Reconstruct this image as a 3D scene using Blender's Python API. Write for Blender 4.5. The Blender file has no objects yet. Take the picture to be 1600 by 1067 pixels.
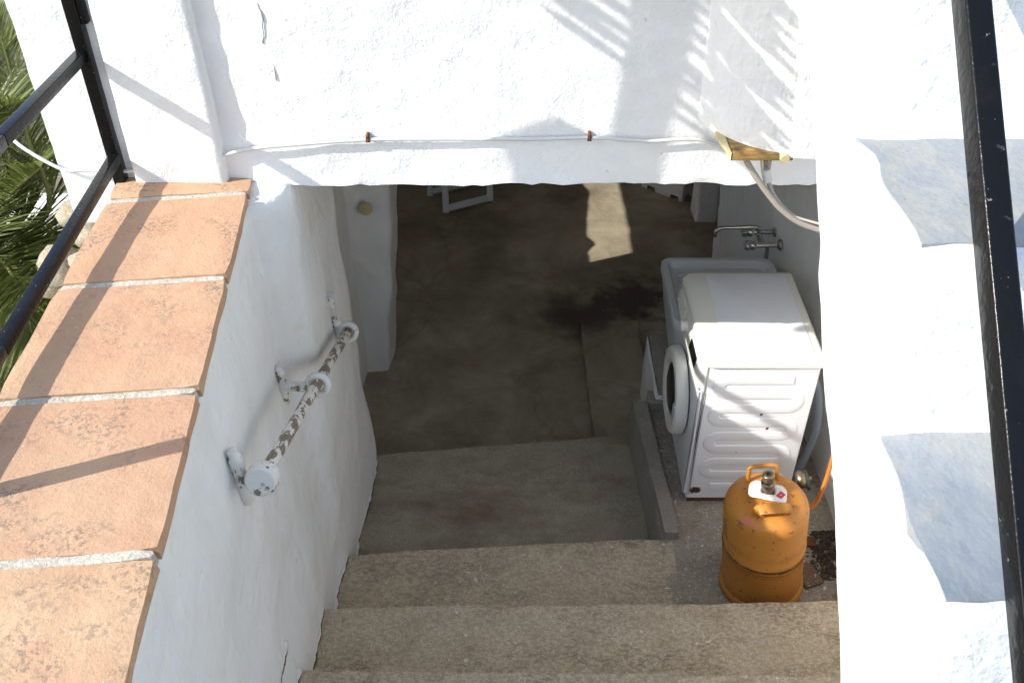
import bpy, bmesh, math, random
from mathutils import Vector, Matrix, noise
random.seed(7)
S = bpy.context.scene
COL = S.collection

# ------------------------------------------------------------------ camera, sky, sun, exposure
F, PITCH = 1500.0, math.radians(38.7)          # focal length in pixels of the 1600 px photograph, downward pitch
cd = bpy.data.cameras.new('camera'); cam = bpy.data.objects.new('camera', cd); COL.objects.link(cam)
cd.sensor_width = 36; cd.lens = F / 1600 * 36; cd.clip_start = 0.02; cd.clip_end = 3000
cam.location = (0, 0, 0); cam.rotation_euler = (math.pi / 2 - PITCH, 0, 0)
S.camera = cam
SUN = Vector((1.0, 0.40, -0.754)).normalized()  # direction the light travels
elev = math.asin(-SUN.z)
w = bpy.data.worlds.new("World"); S.world = w; w.use_nodes = True
nt = w.node_tree
bg = nt.nodes['Background']; bg.inputs['Strength'].default_value = 0.15
sk = nt.nodes.new('ShaderNodeTexSky'); sk.sky_type = 'NISHITA'; sk.sun_disc = False
sk.sun_elevation = elev; sk.sun_rotation = math.atan2(-SUN.x, -SUN.y)
nt.links.new(sk.outputs[0], bg.inputs[0])
ld = bpy.data.lights.new('sun', 'SUN'); ld.energy = 2.7; ld.angle = math.radians(0.5); ld.color = (1.0, 0.965, 0.91)
sun = bpy.data.objects.new('sun', ld); COL.objects.link(sun)
sun.rotation_euler = SUN.to_track_quat('-Z', 'Y').to_euler(); sun.location = (-6, -2, 6)
S.view_settings.view_transform = 'Standard'; S.view_settings.look = 'None'
S.view_settings.exposure = 1.30; S.view_settings.gamma = 1.0; S.view_settings.use_curve_mapping = False
S.render.engine = 'CYCLES'
S.cycles.max_bounces = 10; S.cycles.diffuse_bounces = 7

# ------------------------------------------------------------------ helpers
CP, SP = math.cos(PITCH), math.sin(PITCH)
def px(u, v, x=None, y=None, z=None):
    """world point seen at photo pixel (u, v) on the plane x=, y= or z="""
    X, U = (u - 800) / F, (533 - v) / F
    d = Vector((X, CP + U * SP, -SP + U * CP))
    t = x / d.x if x is not None else (y / d.y if y is not None else z / d.z)
    return d * t

def tag(o, label=None, cat=None, group=None, kind=None):
    if label: o['label'] = label
    if cat: o['category'] = cat
    if group: o['group'] = group
    if kind: o['kind'] = kind
    return o
def empty(name, loc, label, cat, group=None):
    o = bpy.data.objects.new(name, None); COL.objects.link(o); o.location = loc
    o.empty_display_size = 0.1
    return tag(o, label, cat, group)
def link(name, bm, mat, parent=None, smooth=True, mats=None):
    bmesh.ops.recalc_face_normals(bm, faces=bm.faces)
    me = bpy.data.meshes.new(name); bm.to_mesh(me); bm.free()
    if smooth:
        for p in me.polygons: p.use_smooth = True
    for m in (mats or [mat]): me.materials.append(m)
    o = bpy.data.objects.new(name, me); COL.objects.link(o)
    if parent is not None:
        o.parent = parent
        o.matrix_parent_inverse = Matrix.Translation(-root_loc(parent))
    return o
def root_loc(p):
    return p.location.copy() if p.type == 'EMPTY' else Vector((0, 0, 0))
def sharp(o, deg=35):
    o.data.set_sharp_from_angle(angle=math.radians(deg)); return o

def disp(p, a1, f1, a2=0, f2=1, seed=0.0):
    q = Vector((p.x + seed, p.y - seed * 1.7, p.z + seed * .6))
    d = noise.noise_vector(q * f1) * a1
    if a2: d += noise.noise_vector(q * f2) * a2
    return d

def rough_hex(name, c, n, mat, parent=None, a1=.012, f1=3.0, a2=.003, f2=14., smooth=1, seed=0.0, warp=None, edge=0):
    """closed six-sided block with eight free corners, subdivided and made uneven.
    corners: 000 100 110 010 001 101 111 011"""
    c = [Vector(p) for p in c]; nx, ny, nz = n
    bm = bmesh.new(); V = {}
    def P(i, j, k):
        if (i, j, k) in V: return V[(i, j, k)]
        a, b, g = i / nx, j / ny, k / nz
        bot = (c[0] * (1 - a) + c[1] * a) * (1 - b) + (c[3] * (1 - a) + c[2] * a) * b
        top = (c[4] * (1 - a) + c[5] * a) * (1 - b) + (c[7] * (1 - a) + c[6] * a) * b
        p = bot * (1 - g) + top * g
        if warp: p = warp(p, a, b, g)
        V[(i, j, k)] = bm.verts.new(p + disp(p, a1, f1, a2, f2, seed)); return V[(i, j, k)]
    def quad(*k): bm.faces.new([P(*q) for q in k])
    for i in range(nx):
        for j in range(ny):
            for k in (0, nz): quad((i, j, k), (i + 1, j, k), (i + 1, j + 1, k), (i, j + 1, k))
    for i in range(nx):
        for k in range(nz):
            for j in (0, ny): quad((i, j, k), (i + 1, j, k), (i + 1, j, k + 1), (i, j, k + 1))
    for j in range(ny):
        for k in range(nz):
            for i in (0, nx): quad((i, j, k), (i, j + 1, k), (i, j + 1, k + 1), (i, j, k + 1))
    for _ in range(smooth): bmesh.ops.smooth_vert(bm, verts=bm.verts, factor=.5, use_axis_x=True, use_axis_y=True, use_axis_z=True)
    o = link(name, bm, mat, parent)
    return sharp(o, edge) if edge else o
def rough_box(name, x0, x1, y0, y1, z0, z1, n, mat, parent=None, **k):
    return rough_hex(name, [(x0,y0,z0),(x1,y0,z0),(x1,y1,z0),(x0,y1,z0),(x0,y0,z1),(x1,y0,z1),(x1,y1,z1),(x0,y1,z1)], n, mat, parent, **k)

def add_box(bm, x0, x1, y0, y1, z0, z1, M=None):
    vs = [bm.verts.new((x, y, z)) for z in (z0, z1) for y in (y0, y1) for x in (x0, x1)]
    if M is not None:
        for v in vs: v.co = M @ v.co
    for f in ((0,1,3,2),(4,5,7,6),(0,1,5,4),(2,3,7,6),(0,2,6,4),(1,3,7,5)): bm.faces.new([vs[i] for i in f])
    return vs
def bev_box(name, x0, x1, y0, y1, z0, z1, mat, parent=None, r=.004, seg=2, M=None):
    bm = bmesh.new(); add_box(bm, x0, x1, y0, y1, z0, z1, M)
    bmesh.ops.bevel(bm, geom=bm.edges[:], offset=r, segments=seg, affect='EDGES', profile=.5)
    return sharp(link(name, bm, mat, parent), 40)

def smooth_path(pts, n=8):
    pts = [Vector(p) for p in pts]
    if len(pts) < 3: return pts
    out = []
    for i in range(len(pts) - 1):
        p0, p1, p2, p3 = pts[max(i-1,0)], pts[i], pts[i+1], pts[min(i+2,len(pts)-1)]
        for k in range(n):
            t = k / n
            out.append(.5 * ((2*p1) + (p2-p0)*t + (2*p0-5*p1+4*p2-p3)*t*t + (3*p1-p0-3*p2+p3)*t**3))
    out.append(pts[-1]); return out
def add_tube(bm, pts, r, res=8, cap=True, prof=None, up=None):
    """sweep a circle (or a profile of (a, b) pairs) along pts; r may be a list"""
    pts = [Vector(p) for p in pts]; rings = []
    prev = None
    for i, p in enumerate(pts):
        t = (pts[min(i+1,len(pts)-1)] - pts[max(i-1,0)]).normalized()
        if up is not None: n = (Vector(up) - t * t.dot(Vector(up))).normalized()
        elif prev is None:
            n = t.orthogonal().normalized()
        else: n = (prev - t * prev.dot(t)).normalized()
        prev = n; b = t.cross(n)
        rr = r[i] if isinstance(r, (list, tuple)) else r
        pr = prof or [(math.cos(2*math.pi*k/res), math.sin(2*math.pi*k/res)) for k in range(res)]
        rings.append([bm.verts.new(p + (n*a + b*c) * rr) for a, c in pr])
    m = len(rings[0])
    for i in range(len(rings)-1):
        for k in range(m):
            bm.faces.new((rings[i][k], rings[i][(k+1)%m], rings[i+1][(k+1)%m], rings[i+1][k]))
    if cap:
        bm.faces.new(rings[0]); bm.faces.new(rings[-1])
def tube(name, pts, r, mat, parent=None, res=10, **k):
    bm = bmesh.new(); add_tube(bm, pts, r, res, **k); return sharp(link(name, bm, mat, parent), 50)
def lathe(name, prof, mat, parent=None, loc=(0,0,0), M=None, res=40, cap=True):
    bm = bmesh.new(); add_lathe(bm, prof, loc, M, res, cap); return sharp(link(name, bm, mat, parent), 40)
def add_lathe(bm, prof, loc=(0,0,0), M=None, res=40, cap=True):
    loc = Vector(loc); rings = []
    for r, z in prof:
        ring = []
        for k in range(res):
            a = 2*math.pi*k/res; p = Vector((r*math.cos(a), r*math.sin(a), z))
            if M is not None: p = M @ p
            ring.append(bm.verts.new(p + loc))
        rings.append(ring)
    for i in range(len(rings)-1):
        for k in range(res):
            bm.faces.new((rings[i][k], rings[i][(k+1)%res], rings[i+1][(k+1)%res], rings[i+1][k]))
    if cap: bm.faces.new(rings[0]); bm.faces.new(rings[-1])
RX = Matrix.Rotation(math.pi/2, 3, 'Y')      # lathe axis z -> x

# ------------------------------------------------------------------ materials
class N:
    """small node-graph writer"""
    def __init__(s, name, rough=.8, metal=0.):
        s.m = bpy.data.materials.new(name); s.m.use_nodes = True; s.t = s.m.node_tree
        s.b = s.t.nodes['Principled BSDF']; s.b.inputs['Roughness'].default_value = rough; s.b.inputs['Metallic'].default_value = metal
    def new(s, typ, **k):
        n = s.t.nodes.new(typ)
        for a, v in k.items(): setattr(n, a, v)
        return n
    def wire(s, a, b): s.t.links.new(a, b)
    def pos(s, scale=(1,1,1), rot=(0,0,0), obj=False):
        if obj: src = s.new('ShaderNodeTexCoord').outputs['Object']
        else: src = s.new('ShaderNodeNewGeometry').outputs['Position']
        mp = s.new('ShaderNodeMapping'); mp.inputs['Scale'].default_value = scale; mp.inputs['Rotation'].default_value = rot
        s.wire(src, mp.inputs[0]); return mp.outputs[0]
    def noise(s, vec, scale, detail=4, rough=.6, dist=0.):
        n = s.new('ShaderNodeTexNoise'); s.wire(vec, n.inputs['Vector'])
        n.inputs['Scale'].default_value = scale; n.inputs['Detail'].default_value = detail
        n.inputs['Roughness'].default_value = rough; n.inputs['Distortion'].default_value = dist
        return n.outputs['Fac']
    def voro(s, vec, scale, feature='F1'):
        n = s.new('ShaderNodeTexVoronoi', feature=feature); s.wire(vec, n.inputs['Vector']); n.inputs['Scale'].default_value = scale
        return n.outputs['Distance']
    def ramp(s, fac, stops, interp='LINEAR'):
        n = s.new('ShaderNodeValToRGB'); n.color_ramp.interpolation = interp
        e = n.color_ramp.elements
        while len(e) < len(stops): e.new(.5)
        for i, (p, c) in enumerate(stops):
            e[i].position = p; e[i].color = (*c, 1) if isinstance(c, (tuple, list)) else (c, c, c, 1)
        s.wire(fac, n.inputs[0]); return n.outputs[0]
    def mix(s, fac, a, b, mode='MIX'):
        n = s.new('ShaderNodeMix', data_type='RGBA', blend_type=mode)
        for sock, v in ((n.inputs[0], fac), (n.inputs[6], a), (n.inputs[7], b)):
            if isinstance(v, (int, float)): sock.default_value = v
            elif isinstance(v, tuple): sock.default_value = (*v, 1)
            else: s.wire(v, sock)
        return n.outputs[2]
    def math(s, op, a, b=None, clamp=False):
        n = s.new('ShaderNodeMath', operation=op, use_clamp=clamp)
        for sock, v in ((n.inputs[0], a), (n.inputs[1], b)):
            if v is None: continue
            if isinstance(v, (int, float)): sock.default_value = v
            else: s.wire(v, sock)
        return n.outputs[0]
    def xyz(s, vec=None):
        n = s.new('ShaderNodeSeparateXYZ')
        s.wire(vec if vec is not None else s.new('ShaderNodeNewGeometry').outputs['Position'], n.inputs[0]); return n.outputs
    def near(s, c, rad, soft, wob=0., wscale=6.):
        """1 inside an uneven ball round world point c, 0 outside"""
        v = s.new('ShaderNodeVectorMath', operation='DISTANCE'); s.wire(s.new('ShaderNodeNewGeometry').outputs['Position'], v.inputs[0])
        v.inputs[1].default_value = c; d = v.outputs['Value']
        if wob: d = s.math('ADD', d, s.math('MULTIPLY', s.math('SUBTRACT', s.noise(s.pos(), wscale, 5), .5), wob))
        n = s.new('ShaderNodeMapRange', interpolation_type='SMOOTHSTEP'); s.wire(d, n.inputs[0])
        n.inputs[1].default_value = rad - soft; n.inputs[2].default_value = rad + soft; n.inputs[3].default_value = 1; n.inputs[4].default_value = 0
        return n.outputs[0]
    def color(s, c):
        if isinstance(c, tuple): s.b.inputs['Base Color'].default_value = (*c, 1)
        else: s.wire(c, s.b.inputs['Base Color'])
        return s
    def bump(s, *hs):
        prev = None
        for h, strength, dist in hs:
            n = s.new('ShaderNodeBump'); n.inputs['Strength'].default_value = strength; n.inputs['Distance'].default_value = dist
            s.wire(h, n.inputs['Height'])
            if prev is not None: s.wire(prev, n.inputs['Normal'])
            prev = n.outputs[0]
        s.wire(prev, s.b.inputs['Normal']); return s
    def roughness(s, v): s.wire(v, s.b.inputs['Roughness']); return s
def plain(name, c, rough=.6, metal=0.): return N(name, rough, metal).color(c).m

def plaster(name, base=(.80,.79,.77), coarse=.5, stain=(.62,.56,.42), amt=.35, stroke=False, pit=True, fine=90):
    g = N(name, .9); p = g.pos()
    ps = g.pos(scale=(1, 1, .22)) if stroke else p
    big = g.noise(ps, 5, 5, .65)
    c = g.mix(g.ramp(big, [(.40, 0.), (.75, 1.)]), base, tuple(b*.90 for b in base))
    st = g.ramp(g.noise(g.pos(), 3.1, 6, .7, .4), [(.58, 0.), (.74, amt)])
    c = g.mix(st, c, stain)
    if pit:
        sp = g.ramp(g.noise(p, 38, 3, .5), [(.715, 0.), (.75, .55)])
        c = g.mix(sp, c, tuple(b*.55 for b in base))
    g.color(c)
    h1 = g.noise(ps, fine, 5, .6); h2 = g.noise(ps, 22, 5, .55); h3 = g.noise(p, 7, 4, .6)
    g.bump((h3, .5*coarse, .05), (h2, .7*coarse, .012), (h1, .9*coarse, .005))
    return g.m
M_FACADE = plaster('facade_plaster', (.775,.77,.755), .42, amt=.06, fine=170)
M_LIME = plaster('limewash_plaster', (.755,.75,.73), .75, (.64,.57,.40), .6, stroke=True, fine=60)
M_STAIRW = plaster('stair_plaster', (.80,.80,.79), .62, (.75,.72,.64), .2)
M_CELLAR = plaster('cellar_plaster', (.74,.725,.69), .6, (.48,.42,.32), .7)
def mat_tread():
    g = N('blue_grey_limewash', .75); p = g.pos(rot=(0,0,.6), scale=(1,.55,1))
    c = g.ramp(g.noise(p, 8, 7, .7, 1.2), [(.28,(.20,.235,.265)),(.48,(.265,.282,.290)),(.66,(.345,.33,.28))])
    c = g.mix(g.ramp(g.noise(g.pos(), 14, 6, .7), [(.58,0.),(.72,.35)]), c, (.40,.36,.26))
    c = g.mix(g.ramp(g.noise(g.pos(), 55, 2, .5), [(.76,0.),(.79,.5)]), c, (.16,.16,.16))
    g.color(c)
    g.bump((g.noise(g.pos(), 7, 5, .6), .35, .03), (g.noise(p, 70, 4, .6), .2, .004)); return g.m
M_TREAD = mat_tread()
def mat_concrete(name, c0, c1, dark, dscale=4, damt=.7, speck=True, warm=None, worn=False):
    g = N(name, .92); p = g.pos()
    c = g.ramp(g.noise(p, 7, 9, .75, .3), [(.3, c0), (.7, c1)])
    pd = g.pos(scale=(.55, 1, 1))
    patch = g.ramp(g.noise(pd, dscale, 9, .76, .05), [(.47, 0.), (.68, 1.)])
    if worn:      # dark grime held in the grain, thicker inside the patches
        grain = g.ramp(g.noise(g.pos(scale=(.6,1,1)), 88, 4, .75), [(.455, 1.), (.525, 0.)])
        k = g.math('MULTIPLY', grain, g.math('ADD', g.math('MULTIPLY', patch, .65), .30), True)
        c = g.mix(k, c, dark)
        c = g.mix(g.math('MULTIPLY', patch, .35), c, dark)
    else: c = g.mix(g.math('MULTIPLY', patch, damt), c, dark)
    if warm: c = g.mix(g.ramp(g.noise(p, 2.2, 5, .6), [(.5,0.),(.7,.6)]), c, warm)
    c = g.mix(g.ramp(g.noise(p, 140, 3, .6), [(.40,.45),(.60,0.)]), c, tuple(v*.5 for v in c0))
    if speck:
        c = g.mix(g.ramp(g.noise(p, 75, 2, .5), [(.66,0.),(.69,.8)]), c, (.55,.53,.47))
        c = g.mix(g.ramp(g.noise(p, 38, 2, .5), [(.72,0.),(.735,.85)]), c, (.66,.64,.58))
    g.color(c)
    g.bump((g.noise(p, 9, 6, .6), .5, .03), (g.noise(p, 60, 4, .65), .45, .008), (g.noise(p, 150, 4, .7), .6, .004)); return g.m
M_STEP = mat_concrete('step_concrete', (.47,.385,.265), (.62,.515,.365), (.14,.10,.06), 3.6, .72, worn=True)
M_LAND = mat_concrete('landing_concrete', (.32,.285,.20), (.43,.385,.28), (.17,.105,.06), 3.2, .85, speck=False)
M_KERB = mat_concrete('kerb_concrete', (.30,.275,.225), (.38,.35,.29), (.18,.165,.14), 6, .5, speck=False)
M_SPLASH = mat_concrete('paint_spotted_concrete', (.33,.29,.22), (.45,.40,.31), (.17,.135,.09), 5, .5, worn=True)
def mat_floor():
    g = N('cellar_floor_cement', .72); p = g.pos()
    c = g.ramp(g.noise(p, 2.6, 8, .7, .5), [(.28,(.205,.168,.112)),(.5,(.31,.262,.182)),(.75,(.43,.375,.275))])
    c = g.mix(g.ramp(g.noise(p, 1.7, 9, .74, .15), [(.48,0.),(.66,.62)]), c, (.11,.088,.058))
    c = g.mix(g.ramp(g.noise(p, 5, 8, .75, .3), [(.60,0.),(.76,.35)]), c, (.14,.085,.055))
    ln = g.math('ABSOLUTE', g.math('SUBTRACT', g.noise(p, .7, 4, .5, .3), .5))
    c = g.mix(g.ramp(ln, [(.001,.25),(.006,0.)]), c, (.06,.045,.03))
    c = g.mix(g.near((.45,4.55,-3.46), .22, .16, .9, 3.), c, (.075,.058,.042))
    c = g.mix(g.near((.75,4.75,-3.46), .22, .1, .9, 5.), c, (.07,.055,.04))
    c = g.mix(g.ramp(g.noise(p, 60, 2, .5), [(.73,0.),(.75,.6)]), c, (.36,.33,.27))
    g.color(c); g.bump((g.noise(p, 5, 6, .6), .35, .03), (g.noise(p, 70, 5, .6), .35, .005)); return g.m
M_FLOOR = mat_floor()
def mat_tile():
    g = N('terracotta', .85); p = g.pos()
    oi = g.new('ShaderNodeObjectInfo').outputs['Random']
    off = g.new('ShaderNodeVectorMath', operation='ADD'); g.wire(p, off.inputs[0]); g.wire(g.math('MULTIPLY', oi, 37.), off.inputs[1]); p = off.outputs[0]
    c = g.ramp(g.noise(p, 3.2, 6, .65, .3), [(.30,(.45,.255,.15)),(.50,(.48,.31,.185)),(.70,(.51,.355,.22))])
    c = g.mix(g.math('MULTIPLY', oi, .45), c, (.43,.235,.145))
    c = g.mix(g.ramp(g.noise(p, 9, 6, .7, .4), [(.52,0.),(.70,.45)]), c, (.40,.20,.125))
    sp = g.math('MULTIPLY', g.ramp(g.noise(p, 85, 5, .7), [(.50,0.),(.57,1.)]), g.ramp(g.noise(p, 6.5, 5, .65, .3), [(.48,0.),(.60,1.)]))
    c = g.mix(g.math('MULTIPLY', sp, .55), c, (.12,.10,.08))
    c = g.mix(g.ramp(g.noise(p, 30, 5, .7), [(.62,0.),(.74,.4)]), c, (.60,.47,.33))
    c = g.mix(g.ramp(g.noise(p, 110, 2, .5), [(.74,0.),(.76,.8)]), c, (.66,.60,.50))
    g.color(c); g.bump((g.noise(p, 8, 5, .6), .4, .02), (g.noise(p, 130, 4, .65), .5, .004)); return g.m
M_TILE = mat_tile()
M_TILE_EDGE = None
M_GROUT = mat_concrete('grout', (.46,.42,.34), (.60,.56,.47), (.34,.30,.24), 12, .4)
def mat_black():
    g = N('black_gloss_paint', .24); p = g.pos()
    c = g.mix(g.ramp(g.noise(p, 45, 3, .6), [(.68,0.),(.74,.5)]), (.006,.006,.006), (.09,.09,.09))
    c = g.mix(g.ramp(g.noise(p, 7, 6, .7), [(.55,0.),(.75,.5)]), c, (.022,.017,.013))
    c = g.mix(g.ramp(g.noise(p, 120, 2, .5), [(.72,0.),(.75,.7)]), c, (.22,.21,.19))
    g.color(c); g.bump((g.noise(p, 90, 3, .5), .25, .004)); g.b.inputs['Specular IOR Level'].default_value = .22; return g.m
M_BLACK = mat_black()
def mat_chip():
    g = N('chipped_white_paint_on_wood', .7); p = g.pos(scale=(1,.35,.6))
    k = g.ramp(g.noise(p, 45, 5, .6, .3), [(.53,0.),(.57,1.)])
    k = g.mix(.35, k, (0,0,0))
    w_ = g.mix(g.noise(g.pos(), 30, 4), (.70,.68,.63), (.60,.57,.50))
    g.color(g.mix(g.ramp(g.noise(p, 45, 5, .6, .3), [(.505,0.),(.52,1.)]), w_, (.21,.165,.115)))
    g.bump((g.noise(p, 45, 5, .6, .3), .6, -.006)); return g.m
M_CHIP = mat_chip()
def mat_bracket():
    g = N('worn_white_bracket_paint', .7); p = g.pos(scale=(1,1,.5))
    n = g.noise(p, 38, 5, .65)
    g.color(g.mix(g.ramp(n, [(.57,0.),(.585,1.)]), g.mix(g.noise(g.pos(), 12, 4), (.76,.75,.72), (.62,.58,.50)), (.20,.16,.12)))
    g.bump((g.noise(p, 60, 4, .6), .6, .004)); return g.m
M_BRACK = mat_bracket()

# ------------------------------------------------------------------ the ground, far land
YF = 2.52                    # the house front
ZL = -1.421                  # underside of the lintel
ZF = -3.46                   # cellar floor
ZM = -3.10                   # level on which washing machine and bottle stand
GZ = -4.4                    # garden
g = N('garden_soil', .95); p = g.pos()
g.color(g.ramp(g.noise(p, 3, 8, .7), [(.3,(.10,.075,.05)),(.7,(.24,.19,.13))])); g.bump((g.noise(p, 20, 6, .7), .7, .04)); M_SOIL = g.m
bm = bmesh.new()
hx0, hx1, hy0, hy1 = -1.40, 2.28, -2.6, 8.1      # hole under the buildings
BIG = 1200
xs, ys = [-BIG, hx0, hx1, BIG], [-BIG, hy0, hy1, BIG]
vv = [[bm.verts.new((x, y, GZ)) for x in xs] for y in ys]
for j in range(3):
    for i in range(3):
        if (i, j) != (1, 1): bm.faces.new((vv[j][i], vv[j][i+1], vv[j+1][i+1], vv[j+1][i]))
tag(link('ground', bm, M_SOIL, smooth=False), kind='structure')
bm = bmesh.new(); v4 = [bm.verts.new(p) for p in ((-1.42,3.18,ZF),(2.3,3.18,ZF),(2.3,8.1,ZF),(-1.42,8.1,ZF))]; bm.faces.new(v4)
tag(link('floor', bm, M_FLOOR, smooth=False), kind='structure')

# ------------------------------------------------------------------ the house: front wall with opening, pillar, rounded bay, cellar walls
house = empty('house', (.5, YF, ZF), 'white plastered house front with a dark cellar opening and rounded bay', 'house')
def wall(name, O, A, B, Nn, us, vs, keep, thick, nd, mat, parent, shift=None, a1=.012, f1=2.5, a2=.004, f2=14., rag=.012, ragf=9.):
    """upright slab with holes: grid us x vs along A and B, extruded by thick along Nn"""
    O, A, B, Nn = map(Vector, (O, A, B, Nn)); bm = bmesh.new(); V = {}
    nu, nv = len(us)-1, len(vs)-1
    K = lambda i, j: 0 <= i < nu and 0 <= j < nv and keep((us[i]+us[i+1])/2, (vs[j]+vs[j+1])/2)
    def P(i, j, d):
        if (i, j, d) in V: return V[(i, j, d)]
        p = O + A*us[i] + B*vs[j] + Nn*(thick*d/nd)
        if shift: p = shift(p, us[i], vs[j], d)
        around = [K(i-1,j-1), K(i,j-1), K(i-1,j), K(i,j)]
        q = p + disp(p, a1, f1, a2, f2)
        if not all(around) and 0 < i < nu and 0 < j < nv: q += disp(p, rag(us[i], vs[j]) if callable(rag) else rag, ragf, .005, 37.)
        V[(i, j, d)] = bm.verts.new(q); return V[(i, j, d)]
    for i in range(nu):
        for j in range(nv):
            if not K(i, j): continue
            for d in (0, nd): bm.faces.new((P(i,j,d), P(i+1,j,d), P(i+1,j+1,d), P(i,j+1,d)))
            for (e0, e1, ni, nj) in (((i,j),(i+1,j),i,j-1), ((i,j+1),(i+1,j+1),i,j+1), ((i,j),(i,j+1),i-1,j), ((i+1,j),(i+1,j+1),i+1,j)):
                if not K(ni, nj):
                    for d in range(nd): bm.faces.new((P(*e0,d), P(*e1,d), P(*e1,d+1), P(*e0,d+1)))
    return sharp(link(name, bm, mat, parent), 55)
def rng(a, b, step, *must):
    pts = [a, *must, b]; out = []
    for p, q in zip(pts, pts[1:]):
        n = max(1, round((q-p)/step)); out += [p + (q-p)*k/n for k in range(n)]
    return out + [b]
JX0, JX1 = -.72, 1.36
def fshift(p, u, v, d):
    return p
wall('facade_wall', (0, YF, 0), (1,0,0), (0,0,1), (0,1,0), rng(-1.331, 2.3, .03, JX0, JX1), rng(GZ-.1, -1.6, .05) [:-1] + rng(-1.6, ZL, .03)[:-1] + rng(ZL, -.5, .022)[:-1] + rng(-.5, 1.6, .06),
     lambda u, v: not (JX0 < u < JX1 and v < ZL), .68, 14, M_FACADE, house, fshift, a1=.007, f1=2.5, a2=.004, f2=16., rag=.007, ragf=17.)
rough_box('pillar', -1.106, -.836, 2.494, YF+.06, -1.50, 1.5, (12, 4, 110), M_FACADE, house, a1=.006, f1=3, a2=.003, f2=15)
# rounded bay hanging on the front
XC, RB, ZB = .780, .257, -1.202
bm = bmesh.new(); nth, nz = 44, 90; rows = []
for k in range(nz+1):
    z = ZB + (1.6-ZB)*k/nz; row = []
    for i in range(nth+1):
        a = math.pi + math.pi*i/nth
        p = Vector((XC + RB*math.cos(a), YF + .03 + (RB+.03)*math.sin(a), z)); row.append(bm.verts.new(p + disp(p, .008, 3, .0015, 15)))
    rows.append(row)
for k in range(nz):
    for i in range(nth): bm.faces.new((rows[k][i], rows[k][i+1], rows[k+1][i+1], rows[k+1][i]))
bm.faces.new(rows[0]); bm.faces.new(rows[-1])
sharp(link('rounded_bay', bm, M_LIME, house), 50)
# side wall of the house (with the ragged slot that lets the sun patch in), back, right side, cellar ceiling and roof
def lshift(p, u, v, d):
    return p
wall('side_wall', (-1.331, 0, 0), (0,1,0), (0,0,1), (1,0,0), rng(3.19, 8.1, .05, 4.40, 6.4), rng(GZ-.1, 1.6, .05, -2.235, -1.87),
     lambda u, v: not (4.40 < u < 6.4 and -2.235 < v < -1.87), .22, 3, M_FACADE, house, lshift, rag=lambda u, v: .05 if v < -2.1 else .004, ragf=7.)
rough_box('back_wall', -1.2, 2.3, 7.88, 8.1, ZF-.1, 1.6, (40, 3, 50), M_CELLAR, house)
rough_box('outer_right_wall', 2.08, 2.3, 3.19, 7.9, ZF-.1, 1.6, (3, 40, 50), M_CELLAR, house)
rough_box('ceiling', -1.23, 2.1, 3.17, 7.9, ZL+.01, ZL+.22, (50, 60, 3), M_CELLAR, house)
rough_box('roof', -1.5, 2.5, 2.42, 8.3, 1.58, 1.75, (40, 50, 3), M_FACADE, house)
# pier inside on the left, with a recess between it and the front wall
rough_hex('inner_pier', [(-1.25,4.02,ZF-.05),(-.69,4.06,ZF-.05),(-.69,4.42,ZF-.05),(-1.25,4.42,ZF-.05),(-1.25,4.02,ZL+.05),(-.50,4.06,ZL+.05),(-.50,4.42,ZL+.05),(-1.25,4.42,ZL+.05)],
          (16, 9, 56), M_CELLAR, house, a1=.025, f1=4, a2=.008, f2=16)
rough_hex('recess_wall', [(-1.25,3.15,ZF-.05),(-.86,3.15,ZF-.05),(-.80,4.08,ZF-.05),(-1.25,4.08,ZF-.05),(-1.25,3.15,ZL+.05),(-.84,3.15,ZL+.05),(-.80,4.08,ZL+.05),(-1.25,4.08,ZL+.05)],
          (8, 22, 50), M_CELLAR, house, a1=.015, f1=3)
# right wall of the washing corner, ragged at its far end
wall('washing_corner_wall', (1.345, 0, 0), (0,1,0), (0,0,1), (1,0,0), rng(1.2, 5.2, .045), rng(ZF-.1, ZL+.04, .045), lambda u, v: u < 2.66 or True, .2, 4, M_CELLAR, house,
     lambda p, u, v, d: p + Vector((-.115*max(0,min(1,(u-3.15)/.8))+.05*max(0,(u-4.0)), (noise.noise(Vector((v*7,d*1.5,3)))*.06 if u > 5.15 else 0), 0)), a1=.014)
rough_box('door_jamb', 1.24, 1.40, 5.62, 5.80, ZF-.02, ZL+.03, (6, 6, 56), M_CELLAR, house, a1=.014, f1=6)
bev_box('dark_gap_sheet', 1.42, 1.46, 5.15, 5.70, ZF+.005, ZL, plain('gap_shade_black', (.02,.017,.014), .7), house)  # near-black sheet that paints the shade of the open gap before the jamb

# ------------------------------------------------------------------ parapet with terracotta tiles
ZC = -1.40
par = empty('parapet_wall', (-.9, 1.5, -2.6), 'low white stair wall on the left capped with terracotta tiles', 'wall')
ex = lambda y: -.63 - .088*(y-.86)          # right edge of the cap
el = lambda y: -1.118 - .042*(y-1.56)       # left edge
def lerpc(t, pts):
    for (a, b), (c, d) in zip(pts, pts[1:]):
        if t <= c:
            k = max(0, min(1, (t-a)/(c-a))); k = k*k*(3-2*k); return b + (d-b)*k
    return pts[-1][1]
def wall_right(y, z):
    g_ = max(0, min(1, (z-(-3.2))/((ZC-.034)+3.2)))
    base = lerpc(y, [(0,-.675),(2.4,-.672),(3.2,-.640)])
    top = ex(y)-.006 if y < 2.40 else lerpc(y, [(2.40,ex(2.40)-.006),(2.48,-.655),(3.2,-.690)])
    return base*(1-g_) + top*g_
def wallx(y, z):
    x = wall_right(y, z)
    return x + disp(Vector((x, y, z)), .017, 3.0, .0075, 10).x
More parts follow.
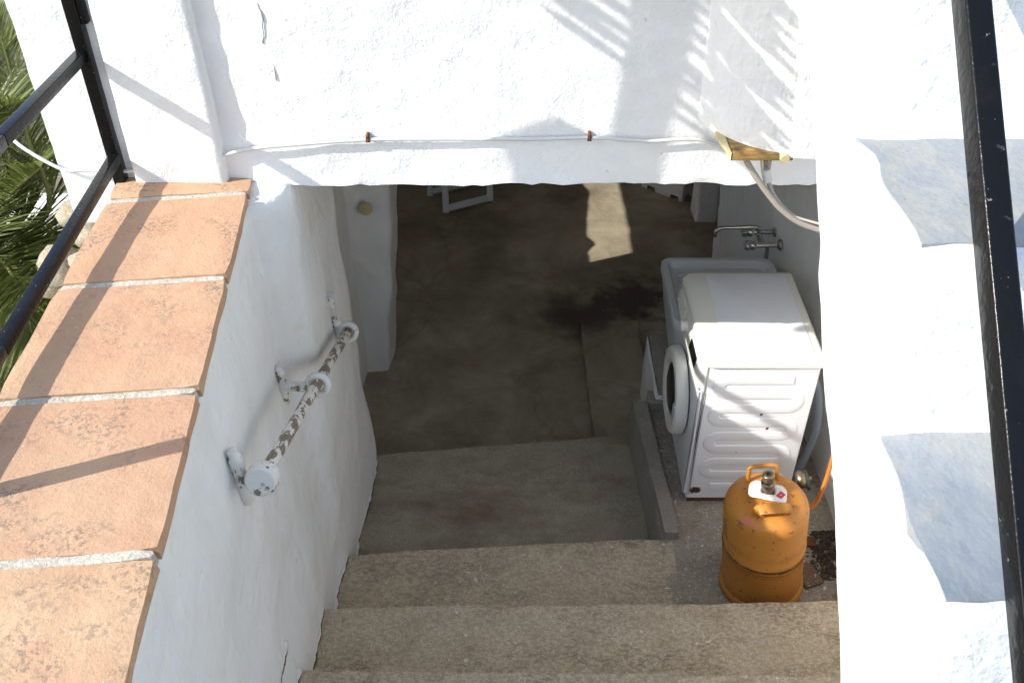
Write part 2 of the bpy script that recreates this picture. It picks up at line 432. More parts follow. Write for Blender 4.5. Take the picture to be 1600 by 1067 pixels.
def pwarp(p, a, b, g_):
    if p.y > 2.44: p.z += (ZL+.012-(ZC-.034))*max(0,(p.z+3.0)/(ZC+3.0))*min(1,(p.y-2.44)/.08)
    left = p.x + 0
    xr = wall_right(p.y, p.z)
    L = -1.07 if p.y < 2.4 else -1.10
    return Vector((L + (el(p.y)+.03-L)*g_ + (xr - L - (el(p.y)+.03-L)*g_)*a, p.y, p.z))
rough_hex('wall_body', [(-1.07,-2.6,GZ-.1),(-.66,-2.6,GZ-.1),(-.67,3.21,GZ-.1),(-1.10,3.21,GZ-.1),
                        (el(-2.6)+.03,-2.6,ZC-.034),(ex(-2.6)-.008,-2.6,ZC-.034),(ex(3.21)-.006,3.21,ZC-.034),(el(3.21)+.03,3.21,ZC-.034)],
          (12, 130, 76), M_LIME, par, a1=.017, f1=3.0, a2=.0075, f2=10, warp=pwarp)
js = [2.436, 2.014, 1.583, 1.131, .70, .27, -.16, -.59, -1.02, -1.45, -1.88, -2.31]
edges = [2.60] + js
def cap_piece(name, y0, y1, zt, thick, mat, oh=0., wob=.003, ny=8, seed=0):
    """tile (or joint) of the cap between far y0 and near y1"""
    bm = bmesh.new(); nx = 12; V = {}
    rs = random.Random(seed); tilt = rs.uniform(-.003, .003); tz = rs.uniform(-.0015, .0015)
    for k in (0, 1):
        for i in range(nx+1):
            for j in range(ny+1):
                a, b = i/nx, j/ny
                yy = y1 + (y0-y1)*b - .045*(1-a)
                x = el(yy) - oh + (ex(yy)+oh - el(yy)+oh)*a
                p = Vector((x, yy, zt + tz + tilt*(a-.5) - (0 if k else thick)))
                edge = (i in (0, nx)) or (j in (0, ny))
                d = disp(p, wob, 8, wob*.6, 40, seed*3.1); p += Vector((d.x*.8, d.y*.8, d.z*.5))
                if edge and k: p.z -= .0022
                if k and ((i in (0,nx)) and (j in (0,ny))): p += Vector((.004 if i == 0 else -.004, .004 if j == 0 else -.004, 0))
                V[i,j,k] = bm.verts.new(p)
    for i in range(nx):
        for j in range(ny):
            for k in (0,1): bm.faces.new((V[i,j,k],V[i+1,j,k],V[i+1,j+1,k],V[i,j+1,k]))
    for i in range(nx):
        for j in (0,ny): bm.faces.new((V[i,j,0],V[i+1,j,0],V[i+1,j,1],V[i,j,1]))
    for j in range(ny):
        for i in (0,nx): bm.faces.new((V[i,j,0],V[i,j+1,0],V[i,j+1,1],V[i,j,1]))
    return sharp(link(name, bm, mat, par), 50)
for i, (a, b) in enumerate(zip(edges, edges[1:])):
    cap_piece('tile', a-.013, b+.011, ZC, .034, M_TILE, .003, .004, seed=i+1)
    cap_piece('mortar_joint', b+.0105, b-.0125, ZC-.002, .032, M_GROUT, -.003, .004, 2, seed=40+i)

# ------------------------------------------------------------------ concrete steps
steps = empty('concrete_steps', (.3, 1.9, -2.9), 'worn grey brown concrete steps going down into the cellar', 'steps')
def slab(name, nl, nr, back, z, mat, xl=-.72, xr=1.50, below=.45, thick=None, parent=steps, n=(60,12,8), **k):
    return rough_hex(name, [(xl,back,z-below),(xr,back,z-below),(xr,nr-.005,z-below),(xl,nl-.005,z-below),(xl,back,z),(xr,back,z),(xr,nr,z),(xl,nl,z)], n, mat, parent,
                     **{**dict(a1=.007, f1=4, a2=.004, f2=20, smooth=0, edge=50), **k})
ups = [(2.493,2.60,ZM),(2.094,2.134,-2.91),(1.728,1.695,-2.72),(1.33,1.31,-2.53),(.95,.93,-2.34),(.57,.55,-2.15),(.19,.17,-1.96)]
slab('step', 2.493, 2.575, 2.0, ZM, M_STEP, xr=.66, below=1.2)
for i in range(1, len(ups)):
    nl, nr, z = ups[i]; slab('step', nl, nr, nl-.5 if i < len(ups)-1 else -2.6, z, M_STEP, below=.9, n=(70, 14 if i < len(ups)-1 else 60, 10))
# level by the washing machine, in line with the third step
rough_box('washing_corner_slab', .61, 1.42, 2.0, 3.36, ZM-.9, ZM, (26, 40, 8), M_SPLASH, steps, a1=.005, f1=4, a2=.002, f2=18, smooth=0, edge=50)
slab('landing', 3.23, 3.39, 2.42, -3.29, M_LAND, xr=.66, below=.8, n=(44, 28, 6), a1=.005)
# dirt and broken plaster where the left wall meets each tread
M_DIRT = plain('seam_dirt', (.10,.08,.055), .95); M_FLAKE = plain('plaster_flake', (.66,.64,.58), .95)
sr = random.Random(4)
for z, y0_, y1_ in ((-2.53,1.34,1.70),(-2.72,1.345,1.722),(-2.91,1.735,2.088),(ZM,2.10,2.487),(-3.29,2.50,3.19)):
    for m_, nm, dx_, rr_ in ((M_DIRT,'dirt_seam',.004,.0055),(M_FLAKE,'plaster_edge',.0,.010)):
        bm = bmesh.new(); P = []
        for k in range(40):
            y = y0_ + (y1_-y0_)*k/39; P.append(Vector((wallx(y, z) + dx_ + .006*noise.noise(Vector((y*30, z*9, dx_*50))), y, z + (.003 if dx_ else .012) + .008*noise.noise(Vector((y*22, 3+z, dx_*50))))))
        add_tube(bm, P, [rr_*(.25+.75*abs(noise.noise(Vector((p.y*26, z*5, 8))))*1.6) for p in P], 6)
        link(nm, bm, m_, steps)
# low platform and kerb
rough_hex('platform', [(.42,3.28,ZF-.1),(.72,3.28,ZF-.1),(.72,4.40,ZF-.1),(.39,4.40,ZF-.1),(.42,3.28,-3.37),(.72,3.28,-3.37),(.72,4.40,-3.37),(.39,4.40,-3.37)], (14, 40, 6), M_FLOOR, steps, a1=.006, smooth=0, edge=50)
kerb = rough_hex('concrete_kerb', [(.600,2.565,-3.35),(.672,2.565,-3.35),(.630,3.37,-3.47),(.560,3.37,-3.47),(.628,2.570,-3.062),(.682,2.570,-3.062),(.632,3.36,-3.05),(.566,3.36,-3.05)],
          (5, 40, 12), M_KERB, None, a1=.006, f1=5, a2=.003, smooth=0, edge=50)
tag(kerb, 'low concrete kerb running along the left of the washing machine', 'kerb')

# ------------------------------------------------------------------ white staircase rising on the right
X0 = .41
stair = empty('white_staircase', (.8, .9, -1.3), 'white plastered outdoor staircase with blue grey treads at far right', 'staircase')
yk = lambda k: .552 + .267*k
zk = lambda k: -.765 + .2293*k
K0, K1 = -5, 7
path = []
for k in range(K0, K1):
    b = yk(k+1) - .034
    for q in range(9): path.append((yk(k) + (b-yk(k))*q/9, zk(k)))
    for q in range(8): path.append((b + .034*q/8, zk(k) + .2293*q/8))
path.append((yk(K1), zk(K1)))
bm = bmesh.new()
def soff(y): return -1.089 + .909*(y-.672)
rows = []
m, nxs = 22, 26
XW = .95
for (y, z) in path:
    yb = y; zb = max(soff(yb), -4.3) if y > .2 else -4.3
    r_ = []
    for q in range(m+1):
        t = q/m; p = Vector((X0, y, zb + (z-zb)*t)); r_.append(p)
    for q in range(1, nxs+1): r_.append(Vector((X0 + XW*q/nxs, y, z)))
    for q in range(1, 5): r_.append(Vector((X0+XW, y, z + (zb-z)*q/4)))
    for q in range(1, 8): r_.append(Vector((X0 + XW*(1-q/8), y, zb)))
    rows.append([bm.verts.new(p + disp(p, .008, 4, .0035, 17, 2.)) for p in r_])
L = len(rows[0])
for i in range(len(rows)-1):
    for k in range(L): bm.faces.new((rows[i][k], rows[i][(k+1)%L], rows[i+1][(k+1)%L], rows[i+1][k]))
bm.faces.new(rows[0]); bm.faces.new(rows[-1])
bmesh.ops.smooth_vert(bm, verts=bm.verts, factor=.4, use_axis_x=True, use_axis_y=True, use_axis_z=True)
link('stair_body', bm, M_STAIRW, stair)
for k in range(K0, K1):
    rough_hex('tread', [(X0+.005,yk(k)+.011,zk(k)-.02),(X0+XW-.01,yk(k)+.011,zk(k)-.02),(X0+XW-.01,yk(k+1)-.030,zk(k)-.02),(X0+.005,yk(k+1)-.030,zk(k)-.02),
                        (X0+.005,yk(k)+.011,zk(k)+.0005),(X0+XW-.01,yk(k)+.011,zk(k)+.0005),(X0+XW-.01,yk(k+1)-.030,zk(k)+.004),(X0+.005,yk(k+1)-.030,zk(k)+.004)],
              (30, 10, 1), M_TREAD, stair, a1=.008, f1=4, a2=.0035, f2=17, smooth=0, seed=2., edge=55, warp=lambda p, a, b, g_: p + Vector(((1-a)*.016*noise.noise(Vector((p.y*13, p.z*5, 2.))), (1-b)*.010*noise.noise(Vector((p.x*16, p.z*7, 9.))), 0)))

# ------------------------------------------------------------------ railings
rail = empty('railing', (-1.15, 2.40, ZC), 'black painted steel railing standing along the terracotta tiled wall', 'railing')
def bar(name, a, b, wx, wz, parent, mat=M_BLACK, up=(0,0,1), r=.003):
    a, b = Vector(a), Vector(b); bm = bmesh.new()
    add_tube(bm, [a, b], 1, prof=[(wz/2,wx/2),(wz/2,-wx/2),(-wz/2,-wx/2),(-wz/2,wx/2)], up=up)
    bmesh.ops.bevel(bm, geom=bm.edges[:], offset=r, segments=4, affect='EDGES', profile=.5)
    return sharp(link(name, bm, mat, parent), 40)
PB = px(184, 292, z=ZC+.003); PB = Vector((-1.152, 2.507, ZC-.03))
bar('post', PB, PB + Vector((0,0,1.25)), .034, .034, rail, up=(0,1,0))
bar('fixing_plate', PB + Vector((.026,0,.50)), PB + Vector((.026,0,1.25)), .018, .026, rail, up=(0,1,0))
lo1, lo0 = px(178, 264, x=-1.128), px(0, 548, x=-1.128)
up1, up0 = px(128, 98, x=-1.14), px(0, 220, x=-1.14)
def ext(a, b, ylo):
    d = (b-a); t = (ylo-a.y)/d.y; return a + d*t
for a, b in ((lo1, lo0), (up1, up0)):
    e = ext(a, b, -1.5); e.z = a.z + (e.z-a.z)*.4
    bar('rail', (a.x-.018, 2.495, a.z), b, .030, .030, rail)
    bar('rail', b, (b.x+.02, -1.5, b.z), .030, .030, rail)
for y in (1.23,):
    bar('post', (-1.135, y, ZC-.03), (-1.135, y, ZC+.62), .034, .034, rail, up=(0,1,0))
rr = empty('stair_railing', (.45, .8, -.5), 'black steel bar of the railing climbing beside the blue grey treads', 'railing')
a = px(1500, -10, x=.432); b = px(1590, 900, x=.432)
ra, rb = px(1527, 100, x=.462), px(1578, 640, x=.462)
d = (ra-rb)
p0, p1 = rb - d*2.2, ra + d*3.0
bar('rail', p0, p1, .027, .032, rr)
bar('handrail', p0 + Vector((0,0,.85)), p1 + Vector((0,0,.85)), .04, .04, rr)
for p in (p0 + d*.3, p1 - d*.2):
    bar('post', (p.x, p.y, p.z-.15), (p.x, p.y, p.z+.85), .03, .03, rr, up=(0,1,0))

# ------------------------------------------------------------------ cable along the front, cracks
M_CABLE = plain('grey_white_cable', (.55,.56,.56), .5)
M_RUST = N('rust', .9); p = M_RUST.pos(); M_RUST.color(M_RUST.ramp(M_RUST.noise(p, 60, 4), [(.3,(.06,.025,.014)),(.7,(.20,.07,.025))])); M_RUST = M_RUST.m
cab = empty('wall_cable', px(750, 220, y=YF-.02), 'thin grey cable running across the white house front above the opening', 'cable')
pts = [Vector((-1.47, YF+.18, -1.30)), Vector((-1.455, YF+.03, -1.285))] + [px(u, v, y=YF-.016) for u, v in ((92,262),(135,266),(200,267),(300,255),(383,234),(470,225),(575,218),(660,217),(760,217),(840,217),(925,215),(1010,220),(1080,217),(1112,223),(1150,240))]
tube('cable_line', smooth_path(pts), .0055, M_CABLE, cab, 8)
for u, v in ((575,218),(921,216)):
    c = px(u, v, y=YF-.016)
    bm = bmesh.new(); add_tube(bm, [c + Vector((-.006,0,0)), c + Vector((.006,0,0))], .0085, 10)
    add_box(bm, c.x-.004, c.x+.004, c.y-.006, YF+.01, c.z+.004, c.z+.016)
    link('clip', bm, M_RUST, cab)
M_CRACK = plain('crack_grey', (.40,.385,.35), .95)
def crack(pts, r, y=YF):
    P = [px(u, v, y=y) for u, v in pts]; out = []
    bm = bmesh.new()
    P = smooth_path(P, 6)
    q = []
    for k, p in enumerate(P):
        p = p + Vector((noise.noise(Vector((k*.9, r*99, 1)))*.006, 0, noise.noise(Vector((k*.9, r*99, 7)))*.004))
        d_ = disp(p, .012, 2.5, .004, 14.); p.y += d_.y + .001; q.append(p)
    add_tube(bm, q, [r*(.35+.65*abs(noise.noise(Vector((k*.7, 2, 5))))) for k in range(len(q))], 5)
    link('crack', bm, M_CRACK, house)
crack([(401,0),(410,30),(412,66)], .004); crack([(427,95),(433,125)], .004); crack([(435,145),(437,166)], .005)
crack([(620,110),(633,85),(642,84)], .0012); crack([(655,90),(675,92),(702,93)], .0014)

# ------------------------------------------------------------------ junction box under the bay and its cables
M_BEIGE = plain('yellowed_plastic', (.50,.41,.22), .5)
g = N('varnished_wood_edge', .5); p = g.pos(scale=(1,4,9)); g.color(g.ramp(g.noise(p, 14, 5, .7), [(.35,(.14,.075,.02)),(.6,(.38,.235,.07))])); M_WOOD = g.m
jb = empty('junction_box', (.70, 2.44, -1.29), 'yellowed wooden junction box fixed under the rounded bay', 'box')
YB = 2.277
q0, q1 = px(1143, 243, y=YB), px(1228, 246, y=YB)
zt = ZB + .012; zb_ = px(1143, 251, y=YB).z
bev_box('box_body', q0.x, q1.x+.02, YB, YB+.15, zb_, zt, M_WOOD, jb, .002)
Mz = Matrix.Translation((q0.x, 2.47, 0)) @ Matrix.Rotation(math.radians(0), 4, 'Z')
bm = bmesh.new(); vs = [bm.verts.new(p) for p in ((q0.x-.001,YB-.002,zb_),(q0.x-.001,YB+.15,zb_),(q0.x-.024,YB+.12,zb_+.016),(q0.x-.020,YB+.05,zb_+.016),(q0.x-.001,YB-.002,zt),(q0.x-.001,YB+.15,zt),(q0.x-.024,YB+.12,zt),(q0.x-.020,YB+.05,zt))]
for f in ((0,1,2,3),(4,5,6,7),(0,1,5,4),(1,2,6,5),(2,3,7,6),(3,0,4,7)): bm.faces.new([vs[i] for i in f])
link('side_cover', bm, M_BEIGE, jb, smooth=False)
lathe('end_cap', [(.001,0),(.011,0),(.013,.003),(.013,.022),(.001,.023)], M_BEIGE, jb, (q1.x-.005, YB-.014, (zb_+zt)/2), Matrix.Rotation(-math.pi/2, 3, 'X'), 18)
M_CAB2 = plain('dusty_cable_sheath', (.36,.31,.26), .6); M_CAB3 = plain('cream_cable', (.60,.53,.43), .55)
hc = empty('hanging_cables', (.75, 2.43, -1.45), 'bundle of dusty grey and cream cables hanging below the junction box', 'cable')
def hang(uv, r, m, dy=0, name='cable_strand'): tube(name, smooth_path([px(u, v, y=2.34+dy) for u, v in uv]), r, m, hc, 8)
hang([(1166,250),(1176,268),(1198,300),(1222,328),(1250,348),(1290,362)], .0085, M_CAB2, -.01)
hang([(1197,250),(1199,275),(1206,300),(1224,325),(1252,345),(1290,356)], .007, M_CAB2, .01)
hang([(1190,250),(1193,275),(1201,305),(1222,331),(1250,341),(1290,352)], .0042, M_CAB3)
hang([(1204,250),(1201,270),(1199,285)], .004, M_CAB2, -.004)
tube('tape_wrap', smooth_path([px(1198,264,y=2.338), px(1199,274,y=2.338), px(1202,282,y=2.338)]), .0105, M_CABLE, hc, 10)

# ------------------------------------------------------------------ old wooden handrail
hr = empty('wooden_handrail', (-.63, 2.1, -1.9), 'short wooden handrail with flaking white paint on the left wall', 'handrail')
xr_ = -.614
A, Bm, Cc = px(411, 745, x=xr_), px(497, 601, x=xr_), px(543, 518, x=xr_)
dirn = (Cc-A).normalized()
bm = bmesh.new(); pts = [A + (Cc-A)*t for t in [i/14 for i in range(15)]]
add_tube(bm, [p + disp(p, .002, 12) for p in pts], [.0175 + .002*noise.noise(p*14) for p in pts], 12)
link('rod', bm, M_CHIP, hr)
rot = dirn.to_track_quat('Z', 'Y').to_matrix()
for n_, (c, su, sv, hh) in enumerate(((A, (378,752), 0, .105), (Bm, (476,594), 0, .085), (Cc, (528,508), 0, .078))):
    bm = bmesh.new()
    wx = wallx(c.y, c.z-.01)
    q = Vector((wx + .006, c.y + .02, c.z-.02))
    P = [q + Vector((.004*(abs(s_)<.9) , .012*s_*-1, hh*s_)) for s_ in (-1,-.75,-.35,0,.35,.75,1)]
    add_tube(bm, smooth_path(P, 4), [.012+.006*(abs(i-12)<9) for i in range(25)], 10)
    pl = link('wall_plate', bm, M_BRACK, hr)
    bm = bmesh.new(); add_tube(bm, smooth_path([q, q + (c-q)*.5 + Vector((0,0,-.006)), c], 5), [.018,.017,.016,.016,.016,.017,.018,.019,.02,.02,.02], 10); link('bracket_arm', bm, M_BRACK, hr)
    if n_ == 0:
        lathe('end_disc', [(.001,-.03),(.034,-.03),(.040,-.024),(.041,.0),(.038,.016),(.001,.02)], M_BRACK, hr, c, rot, 26)
        lathe('screw', [(.0005,-.0365),(.004,-.036),(.005,-.030)], plain('dull_screw', (.5,.48,.44), .4, .8), hr, c + Vector((.006,0,-.006)), rot, 10)
    else:
        prof = []; R_, r_ = .031, .012
        bm = bmesh.new(); ring = []
        for i in range(28):
            a_ = 2*math.pi*i/28; row = []
            for k in range(10):
                b_ = 2*math.pi*k/10
                row.append(bm.verts.new(c + rot @ Vector(((R_+r_*math.cos(b_))*math.cos(a_), (R_+r_*math.cos(b_))*math.sin(a_), r_*1.3*math.sin(b_)))))
            ring.append(row)
        for i in range(28):
            for k in range(10): bm.faces.new((ring[i][k], ring[(i+1)%28][k], ring[(i+1)%28][(k+1)%10], ring[i][(k+1)%10]))
        link('bracket_ring', bm, M_BRACK, hr)
c = px(503, 467, x=-.68)
stub = rough_box('wall_stub', wallx(c.y,c.z)-.02, wallx(c.y,c.z)+.028, c.y-.022, c.y+.022, c.z-.024, c.z+.02, (6,6,6), M_BRACK, None, a1=.006, f1=20, a2=.002, f2=60)
tag(stub, 'small chipped white stub left on the wall above the wooden handrail', 'wall stub')
c = px(571, 326, y=4.03)
sw = empty('light_switch', c, 'yellowed round light switch on the inner pier behind the opening', 'switch')
lathe('switch_plate', [(.001,0),(.034,0),(.034,.012),(.028,.022),(.001,.024)], M_BEIGE, sw, c + Vector((0,.006,0)), Matrix.Rotation(math.pi/2,3,'X'), 20)
bev_box('rocker', c.x-.008, c.x+.008, c.y-.028, c.y-.016, c.z-.014, c.z+.014, M_BEIGE, sw, .002)

# ------------------------------------------------------------------ washing machine
WX0, WX1, WY0, WY1, WZ1 = .735, 1.170, 2.766, 3.333, -2.30
wm = empty('washing_machine', ((WX0+WX1)/2, (WY0+WY1)/2, ZM), 'white front loading washing machine with rusty base beside the orange gas bottle', 'washing machine')
def mat_enamel(rust=True):
    g = N('white_enamel', .32); c = (.78,.80,.82)
    if rust:
        x, y, z = g.xyz(); p = g.pos(); n = g.noise(p, 34, 5, .7)
        e = g.math('ADD', g.math('SUBTRACT', z, ZM+.028), g.math('MULTIPLY', g.math('SUBTRACT', n, .5), .05))
        k = g.ramp(e, [(.0,1.),(.004,0.)])
        k2 = g.near((WX0+.035, WY0, ZM+.085), .022, .004, .05, 40.)
        c = g.mix(g.math('MAXIMUM', k, k2), c, (.075,.022,.010))
        for q, r_ in (((.98,WY0,-2.585),.006),((1.015,WY0,-2.66),.006),((.91,WY0,-2.79),.005),((.935,WY0,-2.64),.004),((1.09,WY0,-2.70),.004),((.90,WY0,-2.86),.004),((.72,2.86,-2.95),.006)):
            c = g.mix(g.near(q, r_, .002, .014, 90.), c, (.12,.045,.02))
    g.color(c); return g.m
M_ENAM = mat_enamel(); M_CREAM = plain('cream_plastic', (.74,.74,.66), .35); M_LID = plain('white_laminate', (.74,.77,.80), .3)
bev_box('body', WX0, WX1, WY0, WY1, ZM+.03, WZ1-.034, M_ENAM, wm, .010, 3)
bev_box('base', WX0+.012, WX1-.01, WY0+.012, WY1-.01, ZM, ZM+.034, M_RUST, wm, .003)
# top with rounded front corners
bm = bmesh.new(); out = []
R = .05
def rrect(x0,x1,y0,y1,rs,n=6):
    o = []
    for (cx,cy,a0,r) in ((x0,y0,180,rs[0]),(x1,y0,270,rs[1]),(x1,y1,0,rs[2]),(x0,y1,90,rs[3])):
        sx, sy = (1 if cx == x0 else -1), (1 if cy == y0 else -1)
        for k in range(n+1):
            a_ = math.radians(a0 + 90*k/n); o.append((cx+sx*r+r*math.cos(a_), cy+sy*r+r*math.sin(a_)))
    return o
def plate(name, outline, z0, z1, bev, mat, parent):
    bm = bmesh.new(); R0 = [bm.verts.new((x,y,z0)) for x,y in outline]
    cx = sum(p[0] for p in outline)/len(outline); cy = sum(p[1] for p in outline)/len(outline)
    def ring(ins, z): 
        sx = 1-ins/ (max(p[0] for p in outline)-cx); sy = 1-ins/(max(p[1] for p in outline)-cy)
        return [bm.verts.new((cx+(x-cx)*sx, cy+(y-cy)*sy, z)) for x,y in outline]
    rs = [R0, ring(0, z1-bev), ring(bev*.3, z1-bev*.35), ring(bev, z1)]
    n = len(outline)
    for a_, b_ in zip(rs, rs[1:]):
        for k in range(n): bm.faces.new((a_[k], a_[(k+1)%n], b_[(k+1)%n], b_[k]))
    bm.faces.new(rs[0]); bm.faces.new(rs[-1])
    return sharp(link(name, bm, mat, parent), 50)
plate('top', rrect(WX0-.018, WX1+.010, WY0-.010, WY1+.008, (.045,.012,.012,.045)), WZ1-.036, WZ1, .012, M_CREAM, wm)
plate('top_lid', rrect(WX0+.075, WX1-.025, WY0+.035, WY1-.018, (.028,.01,.01,.02)), WZ1-.002, WZ1+.003, .002, M_LID, wm)
# front (faces the stairs): lower panel, bowed control fascia
bev_box('front_panel', WX0-.012, WX0+.004, WY0+.004, WY1-.004, ZM+.055, WZ1-.165, M_ENAM, wm, .006)
bm = bmesh.new(); prof = [(WX0+.004,WZ1-.036),(WX0-.012,WZ1-.037),(WX0-.022,WZ1-.060),(WX0-.030,WZ1-.110),(WX0-.026,WZ1-.155),(WX0-.010,WZ1-.164),(WX0+.004,WZ1-.164)]
rws = []
for k in range(25):
    t = k/24; y = WY0-.004 + (WY1-WY0+.008)*t
    ed = max(0, 1 - min(t, 1-t)/.09); s_ = 1 - .85*ed*ed
    rws.append([bm.verts.new((WX0+.004 + (x-WX0-.004)*s_, y, z)) for x, z in prof])
for k in range(24):
    for i in range(len(prof)): bm.faces.new((rws[k][i], rws[k][(i+1)%len(prof)], rws[k+1][(i+1)%len(prof)], rws[k+1][i]))
bm.faces.new(rws[0]); bm.faces.new(rws[-1])
fascia = sharp(link('control_panel', bm, M_CREAM, wm), 30)
fx = lambda z: WX0-.022 - .008*(WZ1-.060-z)/.05
sl = math.atan2(.008, .05)
def on_fascia(name, y0, y1, z0, z1, d, mat):
    bm = bmesh.new(); vs = []
    for y, z in ((y0,z0),(y1,z0),(y1,z1),(y0,z1)): vs.append(bm.verts.new((fx(z)+.006, y, z)))
    for y, z in ((y0,z0),(y1,z0),(y1,z1),(y0,z1)): vs.append(bm.verts.new((fx(z)-d, y, z)))
    for f in ((0,1,2,3),(4,5,6,7),(0,1,5,4),(1,2,6,5),(2,3,7,6),(3,0,4,7)): bm.faces.new([vs[i] for i in f])
    return link(name, bm, mat, fascia, smooth=False)
M_DISP = plain('dark_display', (.012,.012,.013), .12)
on_fascia('display', WY0+.075, WY0+.205, WZ1-.108, WZ1-.062, .002, M_DISP)
on_fascia('detergent_drawer', WY1-.19, WY1-.04, WZ1-.108, WZ1-.056, .004, M_CREAM)
on_fascia('drawer_grip', WY1-.15, WY1-.08, WZ1-.104, WZ1-.090, .006, M_LID)
cy_, cz_ = WY0+.315, WZ1-.085
lathe('knob', [(.001,.026),(.020,.026),(.023,.022),(.025,0.),(.03,-.002)], M_CREAM, fascia, (fx(cz_), cy_, cz_), Matrix.Rotation(-math.pi/2,3,'Y'), 26)
DY, DZ = WY0+.29, -2.71
dring = lathe('door', [(.185,0),(.190,.006),(.190,.034),(.180,.048),(.160,.052),(.132,.046),(.126,.03),(.126,.008)], M_CREAM, wm, (WX0-.018, DY, DZ), Matrix.Rotation(-math.pi/2,3,'Y'), 56, cap=False)
g = N('dark_door_glass', .05); g.color((.02,.022,.025)); M_GLASS = g.m
lathe('glass', [(.127,.03),(.11,.044),(.07,.052),(.001,.055)], M_GLASS, dring, (WX0-.018, DY, DZ), Matrix.Rotation(-math.pi/2,3,'Y'), 40, cap=False)
lathe('gasket', [(.172,-.012),(.176,.004),(.150,.006)], plain('dark_rubber', (.03,.03,.032), .6), dring, (WX0-.014, DY, DZ), Matrix.Rotation(-math.pi/2,3,'Y'), 40, cap=False)
bev_box('door_handle', WX0-.074, WX0-.060, DY-.165, DY-.135, DZ-.05, DZ+.05, M_LID, dring, .004)
# pressed serpentine on the side sheet
def serp(x0, x1, z0, rows, dz, r):
    P = []
    for k in range(rows):
        z = z0 - dz*k; ltr = k % 2 == 1
        a_, b_ = (x0, x1) if ltr else (x1, x0)
        P += [(a_ + (b_-a_)*t, z) for t in (0,.5,1)]
        if k < rows-1:
            s_ = 1 if ltr else -1
            for q in range(1, 6):
                th = math.pi*q/6; P.append((b_ + s_*r*math.sin(th), z - dz/2*(1-math.cos(th))))
    return [Vector((x, WY0, z)) for x, z in P]
bm = bmesh.new()
add_tube(bm, serp(WX0+.095, WX1-.095, WZ1-.105, 9, .074, .037), 1, prof=[(-.001,.0255),(-.001,-.0255),(.0028,-.021),(.0040,-.015),(.0040,.015),(.0028,.021)], up=(0,-1,0))
sharp(link('pressed_ridge', bm, M_ENAM, wm), 25)
bm = bmesh.new(); add_box(bm, WX0+.012, WX0+.014, WY0-.0012, WY0, ZM+.06, WZ1-.17); link('panel_seam', bm, plain('seam_shadow_gap', (.10,.10,.10), .8), wm, smooth=False)

# drain hose behind it
g = N('grey_corrugated_hose', .55); g.color((.17,.20,.24)); M_HOSE = g.m
pts = smooth_path([px(1266,580,y=2.93), px(1277,602,y=2.92), px(1280,630,y=2.91), px(1276,668,y=2.9), px(1262,705,y=2.9), px(1244,738,y=2.9), px(1224,760,y=2.92)], 12)
dh = tube('drain_hose', pts, [.0155 + .0018*(i % 2) for i in range(len(pts))], M_HOSE, None, 12)
tag(dh, 'grey ribbed drain hose curving down behind the washing machine', 'hose')

# ------------------------------------------------------------------ orange gas bottle
BX, BY = .962, 2.345
gb = empty('gas_bottle', (BX, BY, ZM), 'orange steel gas bottle with paper tag standing on the step edge', 'gas bottle')
def mat_orange():
    g = N('orange_bottle_paint', .52); p = g.pos(); x, y, z = g.xyz()
    c = g.mix(g.noise(p, 6, 5, .6), (.50,.215,.032), (.42,.165,.024))
    zz = g.math('SUBTRACT', z, ZM)
    wobz = g.math('ADD', zz, g.math('MULTIPLY', g.math('SUBTRACT', g.noise(p, 9, 3), .5), .012))
    for zc, wd, amt, nz_ in ((.262,.012,1.2,34),(.240,.004,.9,50),(.228,.003,.7,50),(.33,.03,.25,18),(.015,.012,.8,30)):
        k = g.math('SUBTRACT', 1., g.math('DIVIDE', g.math('ABSOLUTE', g.math('SUBTRACT', wobz, zc)), wd), True)
        k = g.math('MULTIPLY', g.math('MULTIPLY', k, amt), g.ramp(g.noise(g.pos(scale=(1,1,2.5)), nz_, 5, .7), [(.38,0.),(.50,1.)]))
        c = g.mix(k, c, (.035,.022,.014))
    c = g.mix(g.ramp(g.noise(p, 42, 4, .6), [(.62,0.),(.66,.8)]), c, (.13,.05,.02))
    c = g.mix(g.ramp(g.noise(p, 5, 5, .7), [(.55,0.),(.75,.35)]), c, (.26,.10,.02))
    g.color(c); g.bump((g.noise(p, 30, 3), .12, .004)); return g.m
M_OR = mat_orange()
RBt = .149
prof = [(.10,.004),(.146,.004),(.155,.010),(.157,.025),(.155,.045),(.146,.054),(.1485,.064),(RBt,.10),(RBt,.252),(.1515,.256),(.1515,.268),(RBt,.272),(RBt,.422),(.1475,.438),(.1435,.453),(.135,.467),(.120,.478),(.094,.486),(.05,.492),(.02,.493),(.001,.494)]
lathe('body', prof, M_OR, gb, (BX, BY, ZM), None, 64)
O = Vector((BX, BY, ZM))
# front grip, a wide flat strap
bm = bmesh.new(); hp = [(-.050,-.078,.478),(-.049,-.086,.508),(-.040,-.088,.520),(.0,-.090,.523),(.040,-.088,.520),(.049,-.086,.508),(.050,-.078,.478)]
add_tube(bm, smooth_path([O + Vector(p) for p in hp], 5), 1, prof=[(.004,.019),(.006,.012),(.006,-.012),(.004,-.019),(-.002,-.019),(-.003,-.012),(-.003,.012),(-.002,.019)], up=(0,-.35,1))
sharp(link('handle', bm, M_OR, gb), 40)
M_YEL = plain('worn_yellow_grip', (.56,.29,.03), .45)
tube('handle', smooth_path([O + Vector(p) for p in ((-.052,.078,.47),(-.050,.08,.525),(-.042,.082,.550),(0,.082,.554),(.042,.082,.550),(.050,.08,.525),(.052,.078,.47))], 5), .008, M_OR, gb, 10)
M_BRASS = N('dull_brass', .35, .85); M_BRASS.color(M_BRASS.mix(M_BRASS.noise(M_BRASS.pos(), 50, 4), (.30,.25,.17), (.16,.13,.09))); M_BRASS = M_BRASS.m
